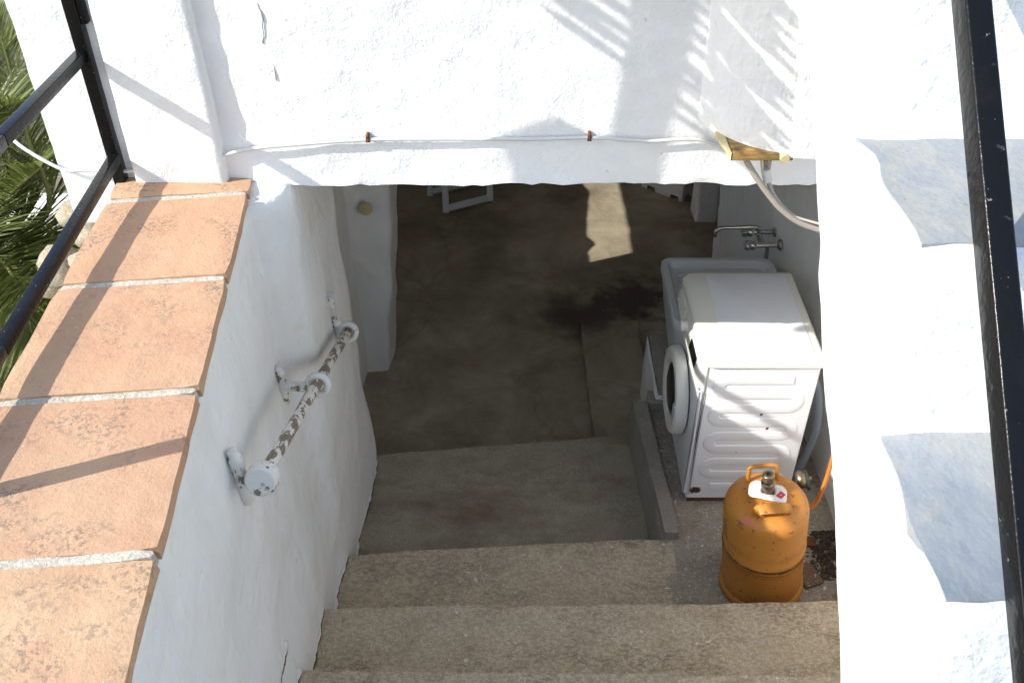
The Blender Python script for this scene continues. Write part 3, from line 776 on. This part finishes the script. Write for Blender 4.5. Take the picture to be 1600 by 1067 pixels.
lathe('valve', [(.022,0.452), (.024,0.512), (.021,0.523), (.020,0.542), (.024,0.545), (.024,0.557), (.019,0.560), (.019,0.579), (.021,0.582), (.021,0.595), (.016,0.599), (.009,0.599), (.008,0.585), (.001,0.584)], M_BRASS, gb, (BX, BY, ZM), None, 24)
# paper tag round the valve: a bent card with a round hole for the neck, printed red diamond and grey lines
def mat_tag():
    g = N('paper_tag', .7); x, y, z = g.xyz(g.pos(obj=True))
    c = g.mix(g.noise(g.pos(obj=True), 20, 3), (.80,.79,.76), (.72,.71,.69))
    n = g.new('ShaderNodeTexWave', wave_type='BANDS', bands_direction='Y'); n.inputs['Scale'].default_value = 95; n.inputs['Distortion'].default_value = 0
    g.wire(g.pos(obj=True), n.inputs[0])
    words = g.ramp(g.noise(g.pos(obj=True, scale=(1,.3,1)), 260, 2), [(.48,0.),(.52,1.)])
    ln = g.math('MULTIPLY', g.ramp(n.outputs['Fac'], [(.55,0.),(.65,1.)]), words)
    c = g.mix(g.math('MULTIPLY', ln, .55), c, (.22,.22,.25))
    return g.color(c).m
M_TAG = mat_tag()
T = Matrix.Translation(O + Vector((.002,-.004,.520))) @ Matrix.Rotation(math.radians(-10), 4, 'X') @ Matrix.Rotation(math.radians(10), 4, 'Y') @ Matrix.Rotation(math.radians(-14), 4, 'Z')
bm = bmesh.new(); nU, nV = 26, 4; ringi = []
outline = rrect(-.066, .066, -.036, .040, (.026,.022,.022,.026), 6); no = len(outline)
def bendz(x, y): return -3.4*x*x + .25*y
for k in range(nV+1):
    t = k/nV; ringi.append([])
    for i, (x, y) in enumerate(outline):
        a_ = math.atan2(y, x); xi, yi = .024*math.cos(a_), .024*math.sin(a_)
        X_, Y_ = xi + (x-xi)*t, yi + (y-yi)*t
        ringi[k].append(bm.verts.new((X_, Y_, bendz(X_, Y_))))
for k in range(nV):
    for i in range(no): bm.faces.new((ringi[k][i], ringi[k][(i+1)%no], ringi[k+1][(i+1)%no], ringi[k+1][i]))
r_ = bmesh.ops.extrude_face_region(bm, geom=bm.faces[:]); bmesh.ops.translate(bm, verts=[e for e in r_['geom'] if isinstance(e, bmesh.types.BMVert)], vec=(0,0,.0012))
tg = link('paper_tag', bm, M_TAG, None); 
def attach(o, parent, M):
    o.parent = parent; o.matrix_parent_inverse = Matrix.Identity(4)
    o.matrix_local = Matrix.Translation(-root_loc(parent)) @ M
attach(tg, gb, T)
M_RED = plain('printed_red', (.42,.03,.07), .6); M_INK = plain('printed_grey', (.10,.10,.11), .7)
bm = bmesh.new()
def tagq(pts, lift=.0022): return bm.faces.new([bm.verts.new((x, y, bendz(x, y)+lift)) for x, y in pts])
tagq([(.026,-.016),(.046,-.020),(.062,.010),(.042,.014)]); mk = link('hazard_diamond', bm, M_RED, None, smooth=False); mk.parent = tg
bm = bmesh.new()
for cx_, cy2 in ((-.052,-.012),(-.050,.006)):
    for q in range(10):
        a0, a1 = q*.628, (q+1)*.628
        tagq([(cx_+.007*math.cos(a0), cy2+.007*math.sin(a0)), (cx_+.0055*math.cos(a0), cy2+.0055*math.sin(a0)), (cx_+.0055*math.cos(a1), cy2+.0055*math.sin(a1)), (cx_+.007*math.cos(a1), cy2+.007*math.sin(a1))])
mk = link('printed_ring', bm, M_INK, None, smooth=False); mk.parent = tg
# small sticker and marker scrawl on the shoulder
def shoulder(ang, h):
    for (r0, z0), (r1, z1) in zip(prof, prof[1:]):
        if z0 <= h <= z1:
            r = r0 + (r1-r0)*(h-z0)/(z1-z0); return O + Vector(((r+.0012)*math.cos(ang), (r+.0012)*math.sin(ang), h+.0008))
bm = bmesh.new(); am = math.radians(228)
V = [[bm.verts.new(shoulder(am + (i-2)*.065, .470 + (k-2)*.0045)) for i in range(5)] for k in range(5)]
for k in range(4):
    for i in range(4): bm.faces.new((V[k][i],V[k][i+1],V[k+1][i+1],V[k+1][i]))
link('hazard_sticker', bm, plain('faded_red_print', (.50,.16,.08), .6), gb)
bm = bmesh.new()
for strokes in ([(212,.462),(219,.462),(216,.445)], [(226,.462),(221,.462),(221,.454),(225,.452),(226,.446),(221,.444)], [(190,.41),(196,.37),(192,.34),(198,.33)], [(186,.40),(190,.36)], [(200,.30),(214,.285)]):
    bm = bmesh.new(); add_tube(bm, [shoulder(math.radians(a_), h) for a_, h in strokes], .0012, 5)
    link('marker_scrawl', bm, M_INK, gb)
gb.scale = (1.02, 1.02, 1.045); gb.rotation_euler = (0, math.radians(-6.5), 0); gb.location.z += .004; gb.location.x += .012
# orange gas hose with its regulator
gh = empty('gas_hose', px(1285, 770, y=2.55), 'orange rubber gas hose looping behind the gas bottle', 'hose')
g = N('orange_rubber', .5); g.color((.55,.20,.03)); M_ORH = g.m
tube('hose_line', smooth_path([px(1250,775,y=2.50), px(1262,792,y=2.48), px(1278,780,y=2.48), px(1292,745,y=2.48), px(1306,700,y=2.48), px(1330,640,y=2.5)]), .0085, M_ORH, gh, 10)
c = px(1256, 748, y=2.64)
reg = empty('regulator', c, 'dark brass gas regulator hanging between the bottle and the wall', 'regulator')
lathe('regulator_body', [(.001,-.03),(.028,-.03),(.036,-.02),(.036,.0),(.028,.010),(.014,.014),(.012,.03),(.001,.031)], M_BRASS, reg, c, Matrix.Rotation(math.radians(75),3,'Y'), 28)
lathe('regulator_cap', [(.038,-.006),(.041,-.004),(.041,.004),(.038,.006)], plain('dark_green_plastic', (.02,.03,.025), .5), reg, c + Vector((.012,0,-.003)), Matrix.Rotation(math.radians(75),3,'Y'), 28)

# ------------------------------------------------------------------ sink, its plinth, mixer tap
M_STONE = mat_concrete('pale_terrazzo', (.50,.50,.49), (.58,.58,.565), (.40,.40,.38), 9, .4)
pl_ = rough_box('sink_plinth', .672, 1.25, 3.36, 3.80, ZF-.02, -3.005, (20, 16, 18), M_CELLAR, None, a1=.010, f1=6)
bev_box('plinth_top', .684, 1.25, 3.352, 3.80, -3.010, -2.994, M_KERB, pl_, .004)
tag(pl_, 'white plastered plinth under the laundry sink behind the washing machine', 'plinth')
blk = rough_box('concrete_block', .645, .74, 3.345, 3.42, -3.2, -3.04, (6,6,8), M_KERB, None, a1=.006, f1=10)
tag(blk, 'small concrete block at the far end of the low kerb', 'block')
sk_ = empty('laundry_sink', (.95, 3.66, -2.6), 'pale grey laundry sink against the wall behind the washing machine', 'sink')
M_SINK = plain('pale_grey_sink', (.52,.54,.54), .45)
zt = -2.50; c0, c1 = px(1032, 402, z=zt), px(1128, 402, z=zt)
sx0, sx1, sy0, sy1 = c0.x, 1.215, c0.y-.50, c0.y
bm = bmesh.new()
o1 = rrect(sx0, sx1, sy0, sy1, (.04,.02,.06,.04), 6); n = len(o1); ccx, ccy = (sx0+sx1)/2, (sy0+sy1)/2
def rg(ins, z, dx=0): return [bm.verts.new((ccx+dx+(x-ccx)*(1-ins), ccy+(y-ccy)*(1-ins), z)) for x, y in o1]
rs = [rg(.30, -3.0), rg(.10, -2.70), rg(.03, -2.56), rg(.0, -2.545), rg(.0, zt-.006), rg(.012, zt), rg(.10, zt), rg(.12, zt-.006), rg(.16, zt-.035), rg(.5, zt-.045), rg(.95, zt-.047)]
for a_, b_ in zip(rs, rs[1:]):
    for k in range(n): bm.faces.new((a_[k], a_[(k+1)%n], b_[(k+1)%n], b_[k]))
bm.faces.new(rs[0]); bm.faces.new(rs[-1])
sharp(link('basin', bm, M_SINK, sk_), 45)
bm = bmesh.new()
for k in range(5):
    y = sy1-.09-.045*k
    add_tube(bm, [(sx0+.07, y, zt-.036), (sx1-.07, y, zt-.036)], .010, 8)
link('washboard_rib', bm, M_SINK, sk_)
bm = bmesh.new(); add_box(bm, sx0+.06, sx1-.03, sy0+.08, sy1-.08, -3.01, -2.97); link('pedestal', bm, M_SINK, sk_)
M_CHROME = N('dull_chrome', .22, 1.); M_CHROME.color((.50,.50,.50)); M_CHROME = M_CHROME.m
xt = 1.235
tap = empty('mixer_tap', px(1195, 372, x=xt), 'chrome wall mixer tap with long spout above the laundry sink', 'tap')
up_w, lo_w = px(1207, 362, x=xt), px(1214, 382, x=xt)
for wpt, un in ((up_w, (1166,362)), (lo_w, (1170,383))):
    e = px(un[0], un[1], y=wpt.y)
    lathe('wall_flange', [(.001,.0),(.026,.0),(.028,-.008),(.016,-.02),(.001,-.02)], M_CHROME, tap, wpt + Vector((.022,0,0)), RX, 20)
    tube('valve_body', [wpt, wpt + (e-wpt)*.72], .0125, M_CHROME, tap, 14)
    dvec = (e-wpt).normalized(); rq = dvec.to_track_quat('Z','Y').to_matrix()
    lathe('tap_handle', [(.012,-.03),(.022,-.026),(.024,-.016),(.020,-.008),(.024,.0),(.024,.012),(.017,.02),(.001,.022)], M_CHROME, tap, e, rq, 14)
m1, m2 = px(1185,364,y=up_w.y), px(1190,382,y=lo_w.y)
tube('connector', [m1, m2], .014, M_CHROME, tap, 12)
tube('spout', smooth_path([px(1186,366,y=up_w.y-.01), px(1185,357,y=up_w.y-.02), px(1178,354,y=up_w.y-.02), px(1150,355,y=up_w.y-.02), px(1128,356,y=up_w.y-.02), px(1119,361,y=up_w.y-.02), px(1117,369,y=up_w.y-.02)], 5), .0095, M_CHROME, tap, 12)
tube('supply_pipe', [px(1199,388,y=lo_w.y), px(1197,402,y=lo_w.y), px(1192,430,y=lo_w.y)], .009, M_HOSE, tap, 10)
c = px(1277, 384, x=1.25)

# ------------------------------------------------------------------ white plastic chair and crate far inside
M_WP = plain('white_garden_plastic', (.62,.62,.60), .4)
ch = empty('folding_chair', px(715, 320, z=ZF), 'white folding garden chair standing inside the dark cellar', 'chair')
fl, fr = px(697, 332, z=ZF+.012), px(766, 314, z=ZF+.012)
tl, tr = px(679, 268, y=fl.y+.28), px(757, 258, y=fr.y+.28)
tl = fl + Vector((-.02,.30,.62)); tr = fr + Vector((-.02,.30,.62))
bl, br = px(672, 306, z=ZF+.012), px(738, 290, z=ZF+.012)
def flat(name, a_, b_, w1, w2): return bar(name, a_, b_, w1, w2, ch, M_WP, up=(0,-.5,1), r=.004)
wl = (fr-fl).normalized()
flat('leg', fl, tl, .045, .022); flat('leg', fr, tr, .045, .022)
btl, btr = bl + Vector((.03,-.34,.62)), br + Vector((.03,-.34,.62))
flat('leg', bl, bl + Vector((.02,.34,.80)), .04, .02); flat('leg', br, br + Vector((.02,.34,.80)), .04, .02)
flat('foot_bar', fl + Vector((0,0,.03)) + wl*.02, fr + Vector((0,0,.03)) - wl*.02, .05, .022)
flat('foot_bar', bl + Vector((0,0,.03)) + wl*.02, br + Vector((0,0,.03)) - wl*.02, .045, .022)
seatc = (fl+fr+tl+tr)/4
for k in range(6):
    o_ = Vector((0,.07*k,.0)); flat('seat_slat', Vector((fl.x-.01, fl.y+.12+.07*k, ZF+.44)), Vector((fr.x-.01, fr.y+.12+.07*k, ZF+.44)), .055, .016)
for k in range(4):
    flat('back_slat', Vector((bl.x+.01, bl.y+.34+.02*k, ZF+.56+.075*k)), Vector((br.x+.01, br.y+.34+.02*k, ZF+.56+.075*k)), .02, .05)
cr = empty('plastic_crate', px(1050, 310, z=ZF), 'white plastic crate stool near the far right wall of the cellar', 'crate')
a_, b_, e_ = px(1004, 292, z=ZF), px(1066, 316, z=ZF), px(1090, 316, z=ZF)
bm = bmesh.new()
ud = (b_-a_); ud.z = 0; vd = Vector((.30,.20,0))
def crate_wall(o, d, h, name):
    n_ = Vector((0,0,1)).cross(d).normalized()*.010
    bm = bmesh.new()
    L_ = d.length; t0 = d.normalized()
    prof_ = [(0,.0),(.10,.0),(.12,.03),(.30,.03),(.32,.0),(.42,.0),(.42,0),(.58,0),(.68,.0),(.70,.03),(.88,.03),(.90,0),(1.,0)]
    top, bot = [], []
    for s_, z_ in prof_:
        for sgn, lst in ((0,bot),):
            bot.append((o + t0*L_*s_ + Vector((0,0,z_)), o + t0*L_*s_ + n_ + Vector((0,0,z_))))
            top.append((o + t0*L_*s_ + Vector((0,0,h)), o + t0*L_*s_ + n_ + Vector((0,0,h))))
    B_ = [[bm.verts.new(q) for q in p_] for p_ in bot]; T_ = [[bm.verts.new(q) for q in p_] for p_ in top]
    for k in range(len(B_)-1):
        bm.faces.new((B_[k][0],B_[k+1][0],T_[k+1][0],T_[k][0])); bm.faces.new((B_[k][1],B_[k+1][1],T_[k+1][1],T_[k][1]))
        bm.faces.new((B_[k][0],B_[k+1][0],B_[k+1][1],B_[k][1])); bm.faces.new((T_[k][0],T_[k+1][0],T_[k+1][1],T_[k][1]))
    bm.faces.new((B_[0][0],B_[0][1],T_[0][1],T_[0][0])); bm.faces.new((B_[-1][0],B_[-1][1],T_[-1][1],T_[-1][0]))
    link(name, bm, M_WP, cr, smooth=False)
side = Vector((ud.y*-1, ud.x, 0)).normalized()
if side.y < 0: side = -side
dep = side*.34
crate_wall(a_, ud, .30, 'side_panel'); crate_wall(a_+dep, ud, .30, 'side_panel'); crate_wall(b_, dep, .30, 'end_panel'); crate_wall(a_, dep, .30, 'end_panel')
bm = bmesh.new(); V = [bm.verts.new(p + Vector((0,0,h))) for h in (.29,.305) for p in (a_, b_, b_+dep, a_+dep)]
for f in ((0,1,2,3),(4,5,6,7),(0,1,5,4),(1,2,6,5),(2,3,7,6),(3,0,4,7)): bm.faces.new([V[i] for i in f])
link('lid', bm, M_WP, cr, smooth=False)

# ------------------------------------------------------------------ rubble in the corner beside the bottle
g = N('loose_earth', .95); p = g.pos(); g.color(g.ramp(g.noise(p, 60, 5, .7), [(.35,(.03,.022,.016)),(.6,(.09,.065,.045)),(.8,(.28,.25,.2))])); g.bump((g.noise(p, 60, 5), .8, .01)); M_EARTH = g.m
def stone_bm(bm, c, s, seed, sub=1):
    r = bmesh.ops.create_icosphere(bm, subdivisions=sub, radius=1)
    for v in r['verts']:
        k = 1 + .35*noise.noise(v.co*1.3 + Vector((seed*3.7, seed, -seed)))
        v.co = Vector((v.co.x*s[0]*k, v.co.y*s[1]*k, v.co.z*s[2]*k)) + Vector(c)
rs_ = random.Random(3); bm = bmesh.new()
for k in range(420):
    c = px(rs_.gauss(1287, 13), rs_.uniform(828, 905), z=ZM+.003); s_ = rs_.choice((.003,.004,.005,.005,.008,.012))
    stone_bm(bm, (c.x, c.y, ZM+s_*.4), (s_, s_*rs_.uniform(.7,1.2), s_*.7), k, 1)
tag(link('rubble', bm, M_EARTH, None, smooth=False), kind='stuff')
bm = bmesh.new()
for k in range(300):
    c = px(rs_.uniform(1065, 1300), rs_.uniform(790, 925), z=ZM+.001)
    if (Vector((c.x,c.y)) - Vector((BX,BY))).length < .175 or not (2.12 < c.y < 2.75) or c.x < .70: continue
    s_ = rs_.choice((.0012,.0015,.002,.0025))
    stone_bm(bm, (c.x, c.y, ZM+.003), (s_, s_, s_*.6), k, 1)
tag(link('grit', bm, plain('white_plaster_crumbs', (.66,.65,.61), .9), None, smooth=False), kind='stuff')
for (u, v, w_, l_, ang, lab) in ((1262,897,.085,.11,.35,'broken reddish tile lying right of the gas bottle near the step edge'), (1264,845,.05,.05,-.2,'rusty brown metal scrap lying behind the gas bottle by the rubble')):
    c = px(u, v, z=ZM+.01)
    o = bev_box('broken_tile' if v > 870 else 'metal_scrap', -w_/2, w_/2, -l_/2, l_/2, 0, .012, mat_concrete('old_brick', (.17,.105,.07), (.23,.15,.105), (.09,.06,.045), 9, .5) if v > 870 else M_RUST, None, .003)
    o.location = (c.x, c.y, ZM+.002); o.rotation_euler = (0,0,ang); tag(o, lab, 'tile' if v > 870 else 'scrap')

# ------------------------------------------------------------------ garden side: rubble masonry, block wall, palms, creeper, pot
M_ROCK = mat_concrete('rubble_stone', (.30,.25,.17), (.46,.40,.29), (.14,.11,.07), 6, .5, speck=False)
rw = empty('rubble_wall', (-1.30, 2.45, -2.2), 'broken rubble masonry with exposed stones at the house corner', 'wall')
rough_box('wall_core', -1.36, -1.12, 2.30, 2.62, GZ-.05, -1.75, (8, 8, 40), M_FACADE, rw, a1=.03, f1=6)
rs_ = random.Random(11)
for k in range(26):
    lay = k // 6
    c = (rs_.uniform(-1.37,-1.15), rs_.uniform(2.28,2.60), -1.58 - .10*lay + rs_.uniform(-.02,.02)); s_ = rs_.uniform(.035,.065)
    bm = bmesh.new(); stone_bm(bm, c, (s_, s_*rs_.uniform(.8,1.2), s_*.75), k+50, 2); link('stone', bm, M_ROCK, rw)
M_BLOCK = plaster('painted_block', (.70,.68,.60), .5, (.45,.40,.28), .5)
bw = empty('block_wall', (-3.0, 4.9, GZ), 'whitewashed block garden wall behind the palm at lower left', 'wall')
bm = bmesh.new(); add_box(bm, -4.6, -1.46, 4.92, 5.08, GZ, -2.985); link('mortar', bm, M_BLOCK, bw, smooth=False)
bme = bmesh.new(); add_box(bme, -.148, .148, -.05, .05, -.073, .073); bmesh.ops.bevel(bme, geom=bme.edges[:], offset=.012, segments=2, affect='EDGES', profile=.5)
mb = bpy.data.meshes.new('block'); bme.to_mesh(mb); bme.free(); mb.materials.append(M_BLOCK)
for r_ in range(9):
    for q in range(11):
        x = -4.55 + .31*q + (.155 if r_ % 2 else 0)
        if x > -1.62: continue
        o = bpy.data.objects.new('block', mb); COL.objects.link(o); o.parent = bw
        o.location = Vector((x, 4.885 + rs_.uniform(-.006,.006), GZ + .08 + .157*r_)) - bw.location
bar('coping', (-4.6, 4.98, -2.965), (-1.46, 4.98, -2.965), .26, .05, bw, M_BLOCK)
# palm fronds
def mat_leaf(name, a_, b_):
    g = N(name, .45); oi = g.new('ShaderNodeNewGeometry').outputs['Random Per Island']
    c = g.mix(oi, a_, b_); g.color(c)
    g.b.inputs['Subsurface Weight'].default_value = 0
    tr = g.new('ShaderNodeBsdfTranslucent'); g.wire(g.mix(.5, c, (.16,.20,.03)), tr.inputs[0])
    mx = g.new('ShaderNodeMixShader'); mx.inputs[0].default_value = .3
    g.wire(g.b.outputs[0], mx.inputs[1]); g.wire(tr.outputs[0], mx.inputs[2]); g.wire(mx.outputs[0], g.t.nodes['Material Output'].inputs[0])
    return g.m
M_LEAF = mat_leaf('palm_leaf', (.085,.115,.022), (.17,.195,.055)); M_STALK = plain('palm_stalk', (.20,.20,.06), .6)
def mat_bark():
    g = N('palm_bark', .95); p = g.pos(scale=(1,1,3)); g.color(g.ramp(g.noise(p, 10, 6, .7), [(.3,(.06,.042,.028)),(.7,(.18,.13,.085))])); g.bump((g.noise(p, 18, 5), .8, .03)); return g.m
M_BARK = mat_bark()
def leaf(bm, p, d, L_, wid, droop, rnd):
    """one narrow folded leaflet"""
    d = d.normalized(); side = d.cross(Vector((0,0,1)));
    if side.length < .05: side = Vector((1,0,0))
    side = (side.normalized() + Vector((0,0,rnd.uniform(-.6,.6)))).normalized()
    L0 = None
    prev = None
    for k in range(4):
        t = k/3; c = p + d*L_*t + Vector((0,0,-droop*L_*t*t)); w2 = wid*(.55 if k == 0 else (1,.95,.62,.03)[k])
        cur = (bm.verts.new(c - side*w2/2), bm.verts.new(c + side*w2/2))
        if prev: bm.faces.new((prev[0], prev[1], cur[1], cur[0]))
        prev = cur
def frond(pts, L_, n, parent, rnd, wid=.014, name='frond', ang=58, stalk=.012, droop=.12, start=.10, wild=.45):
    path_ = smooth_path(pts, 10); bm = bmesh.new(); bm2 = bmesh.new()
    add_tube(bm2, path_, [stalk*(1-.8*i/(len(path_)-1)) for i in range(len(path_))], 6)
    st = link('stalk', bm2, M_STALK, parent)
    m_ = len(path_)-1
    for k in range(n):
        t = start + (1-start)*k/(n-1); f_ = t*m_; i = min(int(f_), m_-1)
        p = path_[i].lerp(path_[i+1], f_-i); tg_ = (path_[i+1]-path_[i]).normalized()
        sd = tg_.cross(Vector((0,0,1)));
        if sd.length < .05: sd = Vector((1,0,0))
        sd.normalize(); nn = sd.cross(tg_)
        env = math.sin(math.pi*min(1,(t*.86+.12)))**.6
        for s_ in (-1, 1):
            a_ = math.radians(ang*(1-.5*t) + rnd.uniform(-6,6)*wild)
            dd = tg_*math.cos(a_) + sd*s_*math.sin(a_) + nn*(.28+rnd.uniform(-.22,.22)*wild)
            leaf(bm, p, dd, L_*env*rnd.uniform(.85,1.1), wid, droop, rnd)
    return link(name, bm, M_LEAF, st)
pr = random.Random(5)
PC = Vector((-2.08, 3.0, -2.1))
palm = empty('palm_tree', (PC.x, PC.y, GZ), 'green feather palm growing in the garden left of the house corner', 'palm')
bm = bmesh.new(); tp = [Vector((PC.x+.03*math.sin(i), PC.y, GZ-.05 + (PC.z-GZ)*i/18)) for i in range(19)]
add_tube(bm, tp, [.15 + .018*(i % 2) for i in range(19)], 16); link('trunk', bm, M_BARK, palm)
specs = [(95,62,1.5),(110,50,1.4),(80,70,1.6),(125,66,1.5),(60,72,1.4),(88,40,1.3),(-25,40,.8),(-55,35,.8),(-40,60,1.0),(-20,70,1.6),(15,55,1.25),(-60,50,1.5),(-95,45,1.5),(-125,55,1.5),(-150,40,1.4),(170,45,1.4),(140,50,1.4),(100,55,1.5),(70,60,1.3),(-35,25,1.15),(-75,15,1.3),(-110,20,1.3),(-5,20,.85),(-50,0,1.1),(-88,-10,1.1),(40,75,1.5),(-10,82,1.7)]
for az, el_, Lf in specs:
    a_, e = math.radians(az), math.radians(el_); P = []
    for k in range(6):
        t = k/5; h = Lf*t
        P.append(PC + Vector((math.cos(a_)*math.cos(e)*h*(1+.15*t), math.sin(a_)*math.cos(e)*h*(1+.15*t), math.sin(e)*h - .42*Lf*t*t)))
    frond(P, .36, 84, palm, pr, .0095)
for pts in ([PC, px(72,335,y=2.9), px(46,222,y=2.9), px(16,112,y=2.95), px(-8,30,y=3.0)], [PC, px(34,345,y=2.95), px(8,240,y=3.0), px(-22,120,y=3.05)],
            [PC, px(60,300,y=3.05), px(28,150,y=3.2), px(0,20,y=3.3)], [PC, px(50,385,y=2.8), px(92,415,y=2.62), px(112,450,y=2.5)], [PC, px(60,360,y=2.9), px(88,400,y=2.75), px(95,470,y=2.6)],
            [PC, px(-10,400,y=2.7), px(30,450,y=2.5), px(50,520,y=2.4)], [PC, px(20,420,y=2.8), px(60,440,y=2.6), px(100,430,y=2.45)], [PC, px(-20,350,y=2.9), px(20,300,y=2.8), px(62,262,y=2.7)], [PC, px(-30,300,y=3), px(-5,200,y=2.9), px(20,180,y=2.8)], [PC, px(-20,460,y=2.7), px(10,500,y=2.5), px(20,580,y=2.4)]):
    frond(pts, .34, 92, palm, pr, .009, start=.08)
# creeper on the block wall
cr_ = random.Random(9); bm = bmesh.new()
for k in range(260):
    u, v = cr_.choice(((15,440),(30,470),(50,500),(40,530),(62,505),(20,420)))
    c = px(u + cr_.gauss(0,14), v + cr_.gauss(0,14), y=4.80 - cr_.uniform(0,.05))
    s_ = cr_.uniform(.012,.026); a_ = cr_.uniform(0,6.28); R_ = Matrix.Rotation(cr_.uniform(-1,1),3,'X') @ Matrix.Rotation(a_,3,'Y')
    bm.faces.new([bm.verts.new(c + R_ @ Vector(q)*s_) for q in ((-1,0,0),(-.3,.1,.7),(.6,0,.6),(1,.1,0),(.5,0,-.6),(-.4,.1,-.7))])
tag(link('creeper', bm, mat_leaf('creeper_leaf', (.035,.065,.015), (.08,.12,.03)), None, smooth=False), kind='stuff')
pc = px(0, 600, z=-3.75)
pot = empty('flower_pot', (pc.x, pc.y, GZ), 'terracotta flower pot at the foot of the garden wall, left edge', 'pot')
lathe('pot_body', [(.12,0),(.20,.55),(.225,.56),(.235,.62),(.225,.65),(.19,.65),(.185,.58),(.001,.57)], plain('pot_clay', (.30,.10,.05), .85), pot, (pc.x, pc.y, GZ), None, 28)

# ------------------------------------------------------------------ tall palm to the left of the viewer; its hanging frond throws the striped shade on the house front
tallp = empty('palm_tree', (-3.4, -1.9, GZ), 'tall date palm outside the picture whose frond shades the house front', 'palm')
CT = Vector((-3.4, -1.9, 3.6))
bm = bmesh.new(); tp = [Vector((CT.x, CT.y, GZ-.1 + (CT.z-GZ)*i/40)) for i in range(41)]
add_tube(bm, tp, [.20 + .02*(i % 2) for i in range(41)], 16); link('trunk', bm, M_BARK, tallp)
SD = 1.25; DX = SUN / SUN.x
def surf_y(u):
    x = (u-800)/1500*2.77
    d_ = (RB+.01)**2 - (x-XC)**2
    return YF if d_ < 0 else YF + .03 - math.sqrt(d_)
def cast(u, v, s=SD): return px(u, v, y=surf_y(u)) - DX*(s - (YF-surf_y(u))*.0)
tipu = [(1075,-330),(1052,-120),(1038,0),(1020,110),(1000,200),(985,300)]
for spec in range(1):
    P = [CT, CT + Vector((.35,1.4,.65)), CT + Vector((.8,2.7,.2))] + [cast(u, v) for u, v in tipu]
    path_ = smooth_path(P, 10); bm2 = bmesh.new()
    add_tube(bm2, path_, [.05 - .022*i/(len(path_)-1) for i in range(len(path_))], 8)
    st = link('stalk', bm2, M_STALK, tallp); bm = bmesh.new(); lr = random.Random(21)
    def shade_leaf(u0, v0, u1, v1, wid):
        a_ = cast(u0, v0, SD + lr.uniform(-.12,.12)); b_ = cast(u1, v1, SD + lr.uniform(-.15,.15)); prev = None
        for k in range(5):
            t = k/4; c = a_.lerp(b_, t); w2 = wid*(.12,.8,1,1,.25)[k]
            cur = (bm.verts.new(c + Vector((.3,0,.7)).normalized()*w2/2), bm.verts.new(c - Vector((.3,0,.7)).normalized()*w2/2))
            if prev: bm.faces.new((prev[0], prev[1], cur[1], cur[0]))
            prev = cur
    for k in range(18):                                    # leaflets left of the stalk
        v = -260 + k*22 + lr.uniform(-6,6); u = 1040 - .3*max(v,0)
        if v > 135: break
        ln_ = 185 + lr.uniform(-30,60); shade_leaf(u, v, u-ln_, v-ln_*.68 + lr.uniform(-4,4), lr.uniform(.024,.034))
    for k in range(20):                                    # leaflets right of it
        v = -330 + k*25 + lr.uniform(-6,6); u = 1040 - .25*max(v,0)
        if v > 150: break
        ln_ = 85 + lr.uniform(-10,15); shade_leaf(u, v, u+ln_, v+ln_*.70 + lr.uniform(-4,4), lr.uniform(.020,.028))
    for k in range(26):                                    # their outer halves, over the rounded bay
        v = -420 + k*25 + lr.uniform(-5,5)
        if v > 205: break
        t_ = min(1, (252-(v-18))/223); shade_leaf(1062, v-18, 1062+233*t_, v-18+223*t_ + lr.uniform(-6,6), lr.uniform(.030,.046))
    link('frond', bm, M_LEAF, st)
    bm = bmesh.new(); o_ = [(786,212),(868,182),(905,200),(985,262),(985,315),(806,315),(798,262)]  # added unseen shape, outlined to cast the angular shadow above the lintel
    A_ = [bm.verts.new(cast(u, v)) for u, v in o_]; B_ = [bm.verts.new(cast(u, v) + Vector((.0,-.03,.0))) for u, v in o_]
    bm.faces.new(A_); bm.faces.new(B_)
    for k in range(len(o_)): bm.faces.new((A_[k], A_[(k+1)%len(o_)], B_[(k+1)%len(o_)], B_[k]))
    link('shadow_shape', bm, M_BARK, st, smooth=False)
pr2 = random.Random(8)
for k in range(14):
    a_ = math.radians(100 + 250*k/13); e = math.radians(pr2.uniform(5,60)); Lf = 2.6; P = []
    for q in range(6):
        t = q/5; h = Lf*t
        P.append(CT + Vector((math.cos(a_)*math.cos(e)*h, math.sin(a_)*math.cos(e)*h, math.sin(e)*h - .45*Lf*t*t)))
    frond(P, .45, 40, tallp, pr2, .03, stalk=.03)
